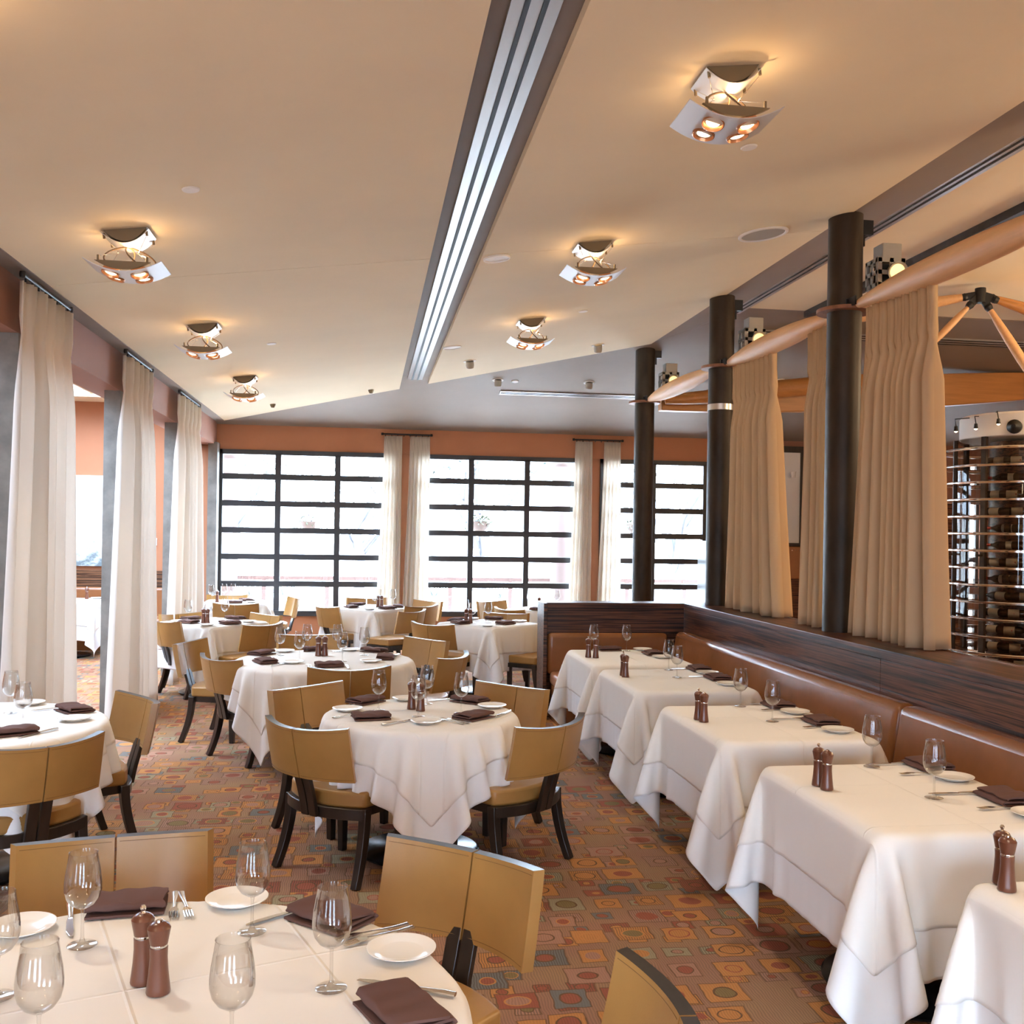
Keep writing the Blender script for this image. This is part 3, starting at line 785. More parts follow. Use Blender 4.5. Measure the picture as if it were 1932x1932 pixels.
# ------------------------------------------------------------------ curtains
def curtain(name, label, ta, tb, ba, bb, zt, zb, n, amp, mat, seed, group, skew=0.0):
    """pleated curtain from top line ta-tb down to bottom line ba-bb (x, y pairs)"""
    g = random.Random(seed)
    ph = [g.uniform(-0.5, 0.5) for _ in range(n + 3)]
    am = [g.uniform(0.65, 1.25) for _ in range(n + 3)]
    ta, tb, ba, bb = map(Vector, (ta, tb, ba, bb))
    d = (tb - ta).normalized(); nr = Vector((-d.y, d.x))
    hs = 0.30 / (zt - zb)
    def fn(u, v):
        e = v ** 1.25
        t = ta.lerp(tb, u); b_ = ba.lerp(bb, u)
        p = t.lerp(b_, e)
        k = u * n; i = int(min(k, n - 1)); f = k - i
        w = am[i] * (1 - f) + am[i + 1] * f; q = ph[i] * (1 - f) + ph[i + 1] * f
        wave = math.sin(2 * PI * k + q * (0.4 + v))
        wave = math.copysign(abs(wave) ** 0.8, wave)
        if v < hs: A = 0.35 + 0.15 * abs(v / hs - 0.5)
        else: A = 0.35 + 0.65 * min(1, (v - hs) / 0.12)
        A *= amp * (0.8 + 0.35 * v)
        s2 = 0.25 * amp * v * math.sin(2 * PI * (k * 0.37 + seed))
        p = p + nr * (wave * w * A + s2)
        if v < hs:      # pinched header
            p = p + nr * 0.25 * amp * math.sin(6 * PI * k)
        return (p.x, p.y, zt + (zb - zt) * v)
    m = MB().grid(fn, n * 12, 30)
    c0 = Vector((sum((ta.x, tb.x)) / 2, (ta.y + tb.y) / 2, zb))
    m.v = [tuple(Vector(p) - c0) for p in m.v]
    r = m.obj(name, mat, None, smooth=180, normals=False)
    s = r.modifiers.new('thickness', 'SOLIDIFY'); s.thickness = 0.003; s.offset = 0
    r.location = c0
    return tag(r, label, 'curtain', group)
def track(p, q, z, label, mat='blackmetal'):
    p, q = Vector((*p, z)), Vector((*q, z))
    c0 = (p + q) / 2
    o = thing('curtain_rod', label, 'curtain rod', c0, group='short black curtain rods')
    MB().tube([p - c0, q - c0], 0.012, 10).obj('rod', M[mat], o)
    for e in (p, q):
        MB().lathe([(0, -0.02), (0.017, -0.018), (0.02, 0), (0.017, 0.018), (0, 0.02)], 12, e - c0).obj('end_stop', M[mat], o)
    n = 8
    for k in range(n):
        t = (k + 0.5) / n
        MB().box(p.lerp(q, t) - c0 + Vector((0, 0, -0.018)), (0.012, 0.012, 0.03)).obj('carrier', M[mat], o, smooth=0)
XL = -2.115
for (y0, y1, b0, b1, s, w) in ((6.58, 7.55, 6.33, 7.64, 3, 'first'), (9.27, 10.32, 9.01, 10.58, 5, 'second'), (11.85, 13.17, 11.5, 13.33, 8, 'third')):
    curtain('curtain', 'cream pleated curtain hanging to the floor beside the %s zinc pilaster from the entrance side' % w,
            (XL, y0), (XL, y1), (XL + 0.0, b0), (XL, b1), 3.255, 0.006, 5, 0.065, M['curtain'], s, 'cream curtains along the side room')
    track((XL, y0 - 0.02), (XL, y1 + 0.02), 3.287, 'black curtain rod under the taupe strip above the %s cream curtain' % w)
YW = 15.36
for (x0, x1, b0, b1, s, lab) in ((0.25, 0.52, 0.15, 0.52, 11, 'sheer window curtain on the first window bay side of the first dark post'),
                                 (0.64, 0.94, 0.55, 0.94, 12, 'sheer window curtain on the second bay side of the first dark post'),
                                 (3.20, 3.47, 3.10, 3.47, 13, 'sheer window curtain on the second bay side of the second dark post'),
                                 (3.66, 3.92, 3.55, 3.95, 14, 'sheer window curtain on the third bay side of the second dark post')):
    curtain('curtain', lab, (x0, YW), (x1, YW), (b0, YW - 0.02), (b1, YW - 0.02), 3.18, 0.30, 5, 0.035, M['curtain'], s, 'sheer curtains at the far windows')
track((0.22, YW), (0.96, YW), 3.205, 'black curtain rod over the first pair of window curtains')
track((3.17, YW), (3.95, YW), 3.205, 'black curtain rod over the second pair of window curtains')
for (y0, y1, b0, b1, s, n_, lab) in ((6.38, 5.55, 6.50, 5.47, 21, 9, 'wide tan pleated curtain beside the tall column, standing on the ledge'),
                                 (7.27, 6.86, 7.26, 6.86, 22, 5, 'narrow tan curtain partly hidden behind the tall column'),
                                 (8.86, 7.93, 8.96, 7.70, 23, 9, 'tan pleated curtain beside the corner column with the clamp band')):
    curtain('curtain', lab, (CXX + 0.02, y0), (CXX + 0.02, y1), (CXX + 0.03, b0), (CXX + 0.03, b1), 3.29, 1.097, n_, 0.09, M['curtain_tan'], s, 'tan curtains on the banquette ledge')

# ------------------------------------------------------------------ draped linen (a small cloth solver run once per table size)
def sim_cloth(kind, dims, side, n, ztop=0.75, frames=270, iters=22, seed=1):
    sx, sy = side
    nx = n; ny = max(3, int(round(n * sy / sx)) // 2 * 2 + 1)
    g = np.random.default_rng(seed)
    xs = np.linspace(-sx / 2, sx / 2, nx); ys = np.linspace(-sy / 2, sy / 2, ny)
    P = np.zeros((ny, nx, 3)); P[..., 0] = xs[None, :]; P[..., 1] = ys[:, None]; P[..., 2] = ztop + 0.004
    P += g.normal(0, 0.0012, P.shape)
    Q = P.copy()
    hx, hy = sx / (nx - 1), sy / (ny - 1); hd = math.hypot(hx, hy)
    def con(A, B, L, k):
        d = B - A
        l = np.sqrt((d * d).sum(-1, keepdims=True)) + 1e-9
        c = d * (0.5 * k * (1 - L / l))
        A += c; B -= c
    rr = 0.010
    def collide(P):
        x, y, z = P[..., 0], P[..., 1], P[..., 2]
        if kind == 'disc':
            r = np.sqrt(x * x + y * y) + 1e-9
            d = r - dims[0]; gx, gy = x / r, y / r
        else:
            rc = 0.03
            qx = np.abs(x) - (dims[0] - rc); qy = np.abs(y) - (dims[1] - rc)
            mx, my = np.maximum(qx, 0), np.maximum(qy, 0)
            l = np.sqrt(mx * mx + my * my)
            d = l + np.minimum(np.maximum(qx, qy), 0) - rc
            inside = l < 1e-9
            gx = np.where(inside, (qx > qy) * 1.0, mx / (l + 1e-9)) * np.sign(x)
            gy = np.where(inside, (qx <= qy) * 1.0, my / (l + 1e-9)) * np.sign(y)
        a = d + rr; b = z - ztop + rr
        am, bm = np.maximum(a, 0), np.maximum(b, 0)
        L = np.sqrt(am * am + bm * bm)
        s = L + np.minimum(np.maximum(a, b), 0) - rr
        both = L > 1e-9
        na = np.where(both, am / (L + 1e-9), (a > b) * 1.0); nb = np.where(both, bm / (L + 1e-9), (a <= b) * 1.0)
        pen = np.where(s < 0, -s, 0.0)
        P[..., 0] += pen * na * gx; P[..., 1] += pen * na * gy; P[..., 2] += pen * nb
        P[..., 2] = np.maximum(P[..., 2], 0.02)
        return (pen > 0), nb
    for fr in range(frames):
        V = (P - Q) * (0.97 if fr < frames * 0.6 else 0.9)
        V = np.clip(V, -0.05, 0.05)
        Q = P.copy()
        P = P + V; P[..., 2] -= 0.0009
        for it in range(iters):
            for o in (0, 1):
                m = (nx - o) // 2 * 2
                con(P[:, o:o + m:2], P[:, o + 1:o + m:2], hx, 1.0)
                m = (ny - o) // 2 * 2
                con(P[o:o + m:2], P[o + 1:o + m:2], hy, 1.0)
            for o in (0, 1):
                m = (ny - o) // 2 * 2
                A, B = P[o:o + m:2], P[o + 1:o + m:2]
                con(A[:, :-1], B[:, 1:], hd, 0.5); con(A[:, 1:], B[:, :-1], hd, 0.5)
            if it % 2 == 0:
                for st, kk in ((2, 0.035),):
                    con(P[:, :-st], P[:, st:], hx * st, kk * 0.5); con(P[:-st], P[st:], hy * st, kk * 0.5)
            hit, nb = collide(P)
        fric = hit & (nb > 0.6)
        Q[fric] = Q[fric] * 0.15 + P[fric] * 0.85
        side_ = hit & (nb <= 0.6)
        Q[side_] = Q[side_] * 0.6 + P[side_] * 0.4
    return P
def cloth_meshes(tagname, P, side, oside):
    ny, nx = P.shape[:2]
    gx = np.gradient(P, axis=1); gy = np.gradient(P, axis=0)
    N = np.cross(gx, gy); N /= np.linalg.norm(N, axis=-1, keepdims=True) + 1e-9
    for _ in range(2):
        K = N.copy(); K[1:-1, 1:-1] = (N[:-2, 1:-1] + N[2:, 1:-1] + N[1:-1, :-2] + N[1:-1, 2:] + 2 * N[1:-1, 1:-1]) / 6
        N = K / (np.linalg.norm(K, axis=-1, keepdims=True) + 1e-9)
    kx = int(round((1 - oside[0] / side[0]) / 2 * (nx - 1))); ky = int(round((1 - oside[1] / side[1]) / 2 * (ny - 1)))
    out = []
    for nm, A, mat in (('tablecloth', P, M['cloth2']), ('top_cloth', (P + N * 0.0032)[ky:ny - ky, kx:nx - kx], M['cloth'])):
        h, w = A.shape[:2]
        b = MB()
        b.v = [tuple(p) for p in A.reshape(-1, 3)]
        b.f = [(j * w + i, j * w + i + 1, (j + 1) * w + i + 1, (j + 1) * w + i) for j in range(h - 1) for i in range(w - 1)]
        b.m = [0] * len(b.f)
        out.append(b.mesh(nm, mat, smooth=180, normals=False))
    return out
def put_cloth(pair, loc, rot, lab, lab2):
    for me, nm, l, grp in ((pair[0], 'tablecloth', lab, 'white under cloths'), (pair[1], 'top_cloth', lab2, 'white top cloths')):
        o = bpy.data.objects.new(nm, me); COL.objects.link(o)
        o.location = (loc[0], loc[1], 0); o.rotation_euler = (0, 0, rot)
        s = o.modifiers.new('sub', 'SUBSURF'); s.levels = 1; s.render_levels = 1
        s = o.modifiers.new('hem', 'SOLIDIFY'); s.thickness = 0.0016; s.offset = 0
        tag(o, l, 'tablecloth', grp)
R53, R68 = 0.53, 0.68
CLOTH = {
    'small': cloth_meshes('small', sim_cloth('disc', (R53,), (1.62, 1.62), 61, seed=3), (1.62, 1.62), (1.34, 1.34)),
    'big': cloth_meshes('big', sim_cloth('disc', (R68,), (1.86, 1.86), 63, seed=5), (1.86, 1.86), (1.58, 1.58)),
    'square': cloth_meshes('square', sim_cloth('box', (0.43, 0.43), (1.76, 1.76), 57, seed=8), (1.76, 1.76), (1.38, 1.38)),
    'rect': cloth_meshes('rect', sim_cloth('box', (0.415, 0.525), (1.74, 1.96), 61, seed=12), (1.74, 1.96), (1.42, 1.64)),
}
ZT = 0.7565
def table_frame(x, y, shape, dims, lab, group, rot=0.0):
    t = thing('dining_table', lab, 'table', (x, y, 0), rot, group)
    if shape == 'disc':
        MB().lathe([(0, 0.715), (dims[0] - 0.02, 0.715), (dims[0] - 0.02, 0.730), (dims[0] - 0.03, 0.744), (0, 0.744)], 48).obj('table_top', M['darkwood'], t, smooth=30)
    else:
        MB().span((-dims[0] + 0.022, -dims[1] + 0.022, 0.715), (dims[0] - 0.022, dims[1] - 0.022, 0.744)).obj('table_top', M['darkwood'], t, smooth=0, bevel=0.012)
    MB().lathe([(0, 0.04), (0.055, 0.04), (0.05, 0.12), (0.048, 0.70), (0.12, 0.715), (0, 0.715)], 24).obj('pedestal', M['basemetal'], t)
    MB().lathe([(0, 0.008), (0.31, 0.008), (0.325, 0.014), (0.328, 0.022), (0.315, 0.028), (0.1, 0.040), (0.055, 0.06), (0, 0.06)], 48).obj('base_plate', M['basemetal'], t)
    ft = MB()
    for k in range(4):
        a = PI / 4 + k * PI / 2
        ft.lathe([(0, 0), (0.018, 0), (0.018, 0.009), (0, 0.009)], 10, (0.27 * math.cos(a), 0.27 * math.sin(a), 0))
    ft.obj('glide', M['black'], t)
    return t
TABLES = {
    'A': (-0.45, 2.12, 'disc', 'big', 0.35, 'large round entrance table'),
    'B': (-1.97, 5.33, 'disc', 'big', 0.1, 'round table by the first cream curtain'),
    'C': (0.31, 5.50, 'disc', 'small', PI / 4 + 0.06, 'small round aisle table'),
    'D': (-0.30, 7.82, 'disc', 'big', 0.15, 'round six-seat table in mid room'),
    'E': (-1.60, 11.0, 'box', 'square', PI / 4 + 0.1, 'square table by the second curtain'),
    'F': (-1.72, 14.0, 'box', 'square', 0.05, 'square table in the window corner'),
    'G': (0.08, 13.1, 'box', 'square', PI / 4 + 0.05, 'square table at the first post'),
    'H': (1.36, 10.95, 'box', 'square', PI / 4 - 0.1, 'square table outside the banquette end'),
    'I': (2.40, 13.05, 'box', 'square', PI / 4, 'square table behind the banquette end'),
    'K': (-3.95, 14.15, 'box', 'square', 0.1, 'booth table in the side room'),
    'T1': (2.125, 7.95, 'box', 'rect', 0.0, 'corner banquette table'),
    'T2': (2.125, 6.72, 'box', 'rect', 0.0, 'fourth banquette table from the entrance'),
    'T3': (2.125, 5.17, 'box', 'rect', 0.0, 'third banquette table from the entrance'),
    'T4': (2.125, 3.67, 'box', 'rect', 0.0, 'second banquette table from the entrance'),
    'T5': (2.16, 2.20, 'box', 'rect', 0.0, 'first banquette table from the entrance'),
}
for k, (x, y, shp, cl, rot, nm) in TABLES.items():
    dims = {'small': (R53,), 'big': (R68,), 'square': (0.43, 0.43), 'rect': (0.415, 0.525)}[cl]
    table_frame(x, y, shp, dims, 'dark pedestal table under white linen: the ' + nm, 'pedestal dining tables', rot)
    put_cloth(CLOTH[cl], (x, y), rot, 'longer white under cloth of the ' + nm, 'white top cloth spread over the ' + nm)

# ------------------------------------------------------------------ dining chairs
def make_chair():
    o = thing('dining_chair', 'x', 'chair')
    # seat outline: straight front, arched rear
    RA, HW = 0.465, 0.262
    ya = -0.10
    def arc_pts(w, off, n=14):
        R = RA + off; a0 = math.asin(min(1, w / R)); yc = ya + math.sqrt(RA ** 2 - HW ** 2)
        return [(R * math.sin(a), yc - R * math.cos(a)) for a in [(-a0 + 2 * a0 * i / n) for i in range(n + 1)]]
    rear = arc_pts(HW, 0.0)
    outline = [(-0.235, 0.245), (-0.225, 0.255)][::-1][:0] + [(0.235, 0.25), (-0.235, 0.25)] + rear
    MB().prism(outline, 0.372, 0.452).obj('seat', M['leather'], o, smooth=50, bevel=0.014, seg=3)
    # bowed rail under the rear of the seat
    ro, ri = arc_pts(HW + 0.018, 0.022), arc_pts(HW - 0.01, -0.02)
    m = MB(); n = len(ro)
    V = [(x, y, z) for z in (0.318, 0.374) for (x, y) in ro] + [(x, y, z) for z in (0.318, 0.374) for (x, y) in ri]
    F = []
    for i in range(n - 1):
        F += [(i, i + 1, n + i + 1, n + i), (2 * n + i + 1, 2 * n + i, 3 * n + i, 3 * n + i + 1),
              (n + i, n + i + 1, 3 * n + i + 1, 3 * n + i), (i + 1, i, 2 * n + i, 2 * n + i + 1)]
    F += [(0, n, 3 * n, 2 * n), (n - 1, 3 * n - 1, 4 * n - 1, 2 * n - 1)]
    m.add(V, F).obj('rear_rail', M['darkwood'], o, smooth=40, bevel=0.004)
    fr = MB()
    fr.box((0, 0.225, 0.352), (0.43, 0.03, 0.044)); fr.box((-0.235, 0.06, 0.352), (0.03, 0.33, 0.044)); fr.box((0.235, 0.06, 0.352), (0.03, 0.33, 0.044))
    fr.obj('seat_frame', M['darkwood'], o, smooth=0)
    for s in (-1, 1):
        MB().tube([(s * 0.205, 0.222, 0.372), (s * 0.205, 0.224, 0.2), (s * 0.205, 0.226, 0.0)], [0.032, 0.030, 0.026], 4).obj('leg', M['darkwood'], o, smooth=0, bevel=0.003)
        pts = []
        for i in range(9):
            t = i / 8
            k = t ** 1.9
            pts.append((s * (0.258 + 0.022 * k), -0.098 - 0.085 * k, 0.374 * (1 - t)))
        MB().tube(pts, [0.033 - 0.006 * (i / 8) for i in range(9)], 4).obj('leg', M['darkwood'], o, smooth=30, bevel=0.003)
    # two slats carrying the back
    for s in (-1, 1):
        MB().add([(s * 0.004 if e == 0 else s * 0.052, y, z) for z, yc in ((0.325, -0.217), (0.42, -0.238), (0.56, -0.280)) for e in (0, 1) for y in (yc - 0.012, yc + 0.012)],
                 [(0, 1, 3, 2), (8, 10, 11, 9)] + [f for b in (0, 4) for f in ((b, b + 4, b + 5, b + 1), (b + 2, b + 3, b + 7, b + 6), (b, b + 2, b + 6, b + 4), (b + 1, b + 5, b + 7, b + 3))]
                 ).obj('back_slat', M['darkwood'], o, smooth=30, bevel=0.003)
    # curved back in two leather halves, dark wood showing on the rim
    RB, HB = 0.51, 0.282
    def back(s, off):
        def fn(u, v):
            g = 0.003 / HB
            w = (g + (1 - g) * u) * HB * s
            ab = math.asin(HB / RB) * (w / HB)
            z = 0.525 + 0.27 * v - 0.021 * v * (1 - u * u)
            yc = -0.280 - 0.055 * v + RB + 0.01 * (v - .5) ** 2
            R = RB + off
            return (R * math.sin(ab), yc - R * math.cos(ab), z)
        return fn
    for s in (-1, 1):
        p = MB().shell(back(s, 0.0175), back(s, -0.0175), 12, 6, 0, 1, 0)
        def line(v, off):
            return [Vector(back(s, off)(0.03 + 0.94 * i / 14, v)) for i in range(15)]
        for off in (0.0178, -0.0178):
            for v in (0.05, 0.95): p.tube(line(v, off), 0.0011, 5, 2)
        p.obj('back_panel', [M['leather'], M['darkwood'], M['thread']], o, smooth=40)
    return o
CH = Kind(make_chair())
def face(cx, cy, fx, fy, lab, group):
    """place a chair by the middle of its back (chord at the top) and the way it faces"""
    L = math.hypot(fx, fy); fx, fy = fx / L, fy / L
    back = 0.255
    CH.put((cx + fx * back, cy + fy * back, 0), math.atan2(-fx, fy), lab, group)
for cx, cy, fx, fy, lab, group in [
    (-0.75, 3.24, 0.19, -0.98, 'camel leather chair across the entrance table, back rim level with the two tall glasses', 'A'),
    (0.295, 3.0, -0.67, -0.74, 'camel leather chair with a wide tilted back beside the bread plate of the entrance table', 'A'),
    (0.585, 1.975, -1.0, 0.07, 'camel leather chair showing its dark top rim, aisle side of the entrance table', 'A'),
    (-1.42, 4.73, -0.63, 0.78, 'camel leather chair, back turned to us, at the round table by the first curtain', 'B'),
    (-1.26, 5.89, -0.84, -0.54, 'camel leather chair facing the curtain table from its window side', 'B'),
    (-0.28, 5.08, 0.68, 0.73, 'camel leather chair seen from behind, curtain side of the small aisle table', 'C'),
    (0.95, 5.065, -0.68, 0.74, 'camel leather chair seen from behind, banquette side of the small aisle table', 'C'),
    (-0.345, 6.27, 0.68, -0.74, 'camel leather chair facing us across the small aisle table, curtain side', 'C'),
    (0.915, 6.24, -0.72, -0.7, 'camel leather chair facing us across the small aisle table, banquette side', 'C'),
    (-0.10, 7.14, -0.1, 0.99, 'camel leather chair with its back to us at the six-seat table, mid aisle', 'D'),
    (-1.055, 7.71, 0.79, 0.61, 'camel leather chair seen from behind at the six-seat table, saber legs in the open', 'D'),
    (-1.45, 8.76, 0.95, -0.3, 'camel leather chair at the six-seat table beside the second cream curtain', 'D'),
    (0.68, 7.81, -0.88, 0.46, 'camel leather chair with a shining top edge, banquette side of the six-seat table', 'D'),
    (0.545, 8.96, -0.77, -0.64, 'camel leather chair facing us on the banquette side of the six-seat table', 'D'),
    (-0.5, 9.36, 0.1, -1.0, 'camel leather chair at the window side of the six-seat table, behind glasses', 'D'),
    (-1.015, 10.43, -0.79, 0.61, 'camel leather chair seen from behind at the square table by the second curtain', 'E'),
    (-1.09, 11.52, -0.75, -0.66, 'camel leather chair facing us at the far side of the second curtain table', 'E'),
    (-2.02, 10.75, 0.75, 0.6, 'camel leather chair half hidden by the second cream curtain, back to us', 'E'),
    (-2.02, 11.62, 0.7, -0.7, 'camel leather chair behind the square table, between second and third curtains', 'E'),
    (-2.9, 12.9, 0.3, 1.0, 'camel leather chair in the side room beyond the second curtain', 'K'),
    (-1.63, 13.2, 0.05, 1.0, 'brown shaded leather chair, back to us, at the window corner table', 'F'),
    (-1.0, 14.35, -0.9, -0.25, 'leather chair seen edge-on against the first window, window corner table', 'F'),
    (-1.95, 14.85, 0.1, -1.0, 'leather chair in the very window corner behind the corner table glasses', 'F'),
    (-0.47, 12.80, 0.8, 0.5, 'camel leather chair on the curtain side of the table at the first window post', 'G'),
    (0.56, 12.15, -0.8, 0.6, 'camel leather chair with glossy half back, facing the table at the first post', 'G'),
    (0.72, 13.0, -0.62, 0.75, 'shaded leather chair with a curved bright rim behind the glossy backed chair', 'G'),
    (0.02, 14.4, 0.0, -1.0, 'leather chair behind the first post table, its top just above the linen', 'G'),
    (0.86, 13.9, -0.75, -0.65, 'leather chair facing us at the foot of the first pair of window curtains', 'G'),
    (0.70, 10.5, 0.65, 0.7, 'camel leather chair seen from behind at the square table outside the banquette end', 'H'),
    (1.66, 11.86, -0.42, -0.9, 'camel leather chair facing us at the far side of the table outside the banquette', 'H'),
    (2.03, 10.42, -0.8, 0.6, 'camel leather chair with shining seat, its back hidden by the banquette end', 'H'),
    (1.74, 13.9, 0.6, -0.8, 'shaded leather chair near the second window, beside the table behind the banquette', 'I'),
    (1.80, 12.55, 0.83, 0.55, 'shaded leather chair with its back to us at the table behind the banquette', 'I'),
]:
    face(cx, cy, fx, fy, lab, 'camel leather chairs of the ' + TABLES[group][5])

# ------------------------------------------------------------------ table settings
def make_glass():
    o = thing('wine_glass', 'x', 'wine glass')
    bo = [(0.004, 0.088), (0.014, 0.090), (0.028, 0.099), (0.038, 0.113), (0.0425, 0.130), (0.0425, 0.146), (0.040, 0.168), (0.0355, 0.192), (0.0325, 0.213)]
    bi = [(r - 0.0011, z + (0.002 if i == 0 else 0)) for i, (r, z) in enumerate(bo)]
    bi[0] = (0.0, 0.0925); bi[1] = (0.012, 0.0935)
    bo = [(r, 0.088 + (z - 0.088) * 1.05) for r, z in bo]; bi = [(r, 0.088 + (z - 0.088) * 1.05) for r, z in bi]
    bw = MB().lathe(bo + [(0.0331, 0.2204), (0.0325, 0.2214), (0.0317, 0.2204)] + bi[::-1], 28).obj('bowl', M['glass'], o, smooth=60)
    st = MB().lathe([(0.0, 0.0), (0.033, 0.0), (0.0345, 0.0012), (0.033, 0.0025), (0.016, 0.0045), (0.007, 0.009), (0.0042, 0.02), (0.0036, 0.05), (0.0038, 0.08), (0.006, 0.088)], 24).obj('stem', M['glass'], o, smooth=60)
    return o
def make_mill(pepper):
    o = thing('pepper_mill' if pepper else 'salt_mill', 'x', 'pepper mill' if pepper else 'salt mill')
    MB().lathe([(0, 0), (0.0245, 0), (0.0255, 0.003), (0.0245, 0.012), (0.0205, 0.045), (0.0185, 0.075), (0.019, 0.098), (0, 0.098)], 28).obj('body', M['mill'], o)
    MB().lathe([(0, 0.098), (0.0175, 0.098), (0.018, 0.101), (0.0175, 0.104), (0, 0.104)], 28).obj('collar', M['chrome'], o)
    MB().lathe([(0, 0.104), (0.0185, 0.104), (0.0195, 0.110), (0.024, 0.134), (0.0245, 0.138), (0.020, 0.146), (0.011, 0.151), (0, 0.152)], 28).obj('head', M['mill'], o)
    if pepper: MB().lathe([(0, 0.151), (0.006, 0.151), (0.0035, 0.156), (0.006, 0.160), (0.0065, 0.164), (0.004, 0.168), (0, 0.169)], 14).obj('finial', M['chrome'], o)
    else: MB().lathe([(0, 0.151), (0.008, 0.151), (0.007, 0.155), (0, 0.157)], 14).obj('finial', M['chrome'], o)
    return o
def make_plate():
    return tag(MB().lathe([(0, 0.003), (0.045, 0.003), (0.048, 0.0), (0.052, 0.003), (0.078, 0.013), (0.0815, 0.0145), (0.0815, 0.0165), (0.077, 0.0165), (0.054, 0.0075), (0.050, 0.0065), (0, 0.0065)], 40).obj('bread_plate', M['plate'], smooth=45), 'x', 'bread plate')
def make_napkin():
    # one folded strip: lower leaf, turn, upper leaf, turn, top leaf
    path = []
    def arc(cy, cz, r, a0, a1, n=6):
        for i in range(n + 1):
            a = a0 + (a1 - a0) * i / n; path.append((cy + r * math.cos(a), cz + r * math.sin(a)))
    path += [(-0.070, 0.0035), (0.0, 0.0035), (0.062, 0.004)]
    arc(0.064, 0.010, 0.006, -PI / 2, PI / 2)
    path += [(0.0, 0.0165), (-0.052, 0.0165)]
    arc(-0.054, 0.0235, 0.007, 3 * PI / 2, PI / 2)
    path += [(-0.02, 0.031), (0.02, 0.030), (0.05, 0.0275), (0.058, 0.0245)]
    n = len(path); m = MB(); nx = 16; L = 0.19; th = 0.0031
    nor = []
    for i in range(n):
        a = Vector(path[max(i - 1, 0)]); b = Vector(path[min(i + 1, n - 1)]); d = (b - a).normalized(); nor.append((-d.y, d.x))
    def fn(sg):
        def f(u, v):
            k = v * (n - 1); i = int(round(k)); y, z = path[i]; ny_, nz_ = nor[i]
            x = (u - .5) * L
            zz = z + 0.0022 * math.sin(9 * u + i) * (z / 0.03) + 0.002 * math.sin(17 * u) * (z / 0.03)
            return (x + 0.004 * math.sin(i * 1.3), y + sg * th * ny_, max(0.0005, zz + sg * th * nz_))
        return f
    m.shell(fn(1), fn(-1), nx, n - 1, 0, 0)
    return tag(m.obj('napkin', M['napkin'], smooth=60), 'x', 'napkin')
def make_knife():
    o = thing('table_knife', 'x', 'knife')
    MB().tube([(0, -0.115, 0.006), (0, -0.09, 0.007), (0, -0.03, 0.006), (0, -0.01, 0.005)], [0.0085, 0.0085, 0.006, 0.005], 10, flat=0.6).obj('handle', M['chrome'], o)
    MB().prism([(-0.006, -0.012), (0.006, -0.012), (0.0105, 0.02), (0.011, 0.08), (0.004, 0.112), (-0.004, 0.116), (-0.007, 0.08), (-0.006, 0.02)], 0.003, 0.0048).obj('blade', M['chrome'], o, smooth=0, bevel=0.0008)
    return o
def make_fork():
    m = MB()
    m.tube([(0, -0.10, 0.003), (0, -0.06, 0.003), (0, 0.0, 0.007), (0, 0.03, 0.008)], [0.0095, 0.007, 0.0035, 0.004], 8, flat=0.35)
    m.prism([(-0.004, 0.028), (0.004, 0.028), (0.0115, 0.045), (0.0115, 0.058), (-0.0115, 0.058), (-0.0115, 0.045)], 0.006, 0.0085)
    for k in range(4): m.tube([((k - 1.5) * 0.0065, 0.056, 0.0072), ((k - 1.5) * 0.0065, 0.08, 0.005), ((k - 1.5) * 0.0062, 0.098, 0.006)], [0.0022, 0.002, 0.0012], 6)
    return tag(m.obj('fork', M['chrome'], smooth=45), 'x', 'fork')
GL, PM, SM, PL, NP, KN, FK = Kind(make_glass()), Kind(make_mill(True)), Kind(make_mill(False)), Kind(make_plate()), Kind(make_napkin()), Kind(make_knife()), Kind(make_fork())
SIDES = ['banquette side', 'window-banquette corner', 'window side', 'window-curtain corner', 'curtain side', 'entrance-curtain corner', 'entrance side', 'entrance-banquette corner']
USED = {}
def spot(tb, x, y, what):
    cx, cy = TABLES[tb][0], TABLES[tb][1]
    k = int(round(math.atan2(y - cy, x - cx) / (PI / 4))) % 8
    base = '%s on the %s, %s' % (what, TABLES[tb][5], SIDES[k])
    d = math.hypot(x - cx, y - cy)
    for extra in ('', ' by the rim' if d > 0.3 else ' near the middle', ' toward the windows', ' toward the entrance', ' beside its twin', ' apart from its twin'):
        if base + extra not in USED:
            USED[base + extra] = 1; return base + extra
    return base
def setting(tb, glasses=(), pepper=(), salt=(), plates=(), napkins=(), knives=(), forks=()):
    nm = TABLES[tb][5]
    cx, cy = TABLES[tb][0], TABLES[tb][1]
    for x, y in glasses: GL.put((x, y, ZT), rnd.uniform(0, 6), spot(tb, x, y, 'empty wine glass'), 'wine glasses on the ' + nm)
    for x, y in pepper: PM.put((x, y, ZT), 0, spot(tb, x, y, 'walnut pepper mill'), 'pepper mills')
    for x, y in salt: SM.put((x, y, ZT), 0, spot(tb, x, y, 'walnut salt mill'), 'salt mills')
    for x, y in plates: PL.put((x, y, ZT), 0, spot(tb, x, y, 'white bread plate'), 'bread plates on the ' + nm)
    for n_ in napkins:
        x, y = n_[:2]
        a = n_[2] if len(n_) > 2 else math.atan2(-(x - cx), (y - cy)) + rnd.uniform(-0.12, 0.12)
        NP.put((x, y, ZT + 0.001), a, spot(tb, x, y, 'folded brown napkin'), 'folded napkins on the ' + nm)
    for x, y, a in knives: KN.put((x, y, ZT), a, spot(tb, x, y, 'table knife'), 'knives on the ' + nm)
    for x, y, a in forks: FK.put((x, y, ZT), a, spot(tb, x, y, 'dinner fork'), 'forks on the ' + nm)
def ang(p, q): return math.atan2(-(q[0] - p[0]), q[1] - p[1])     # local +y from p to q
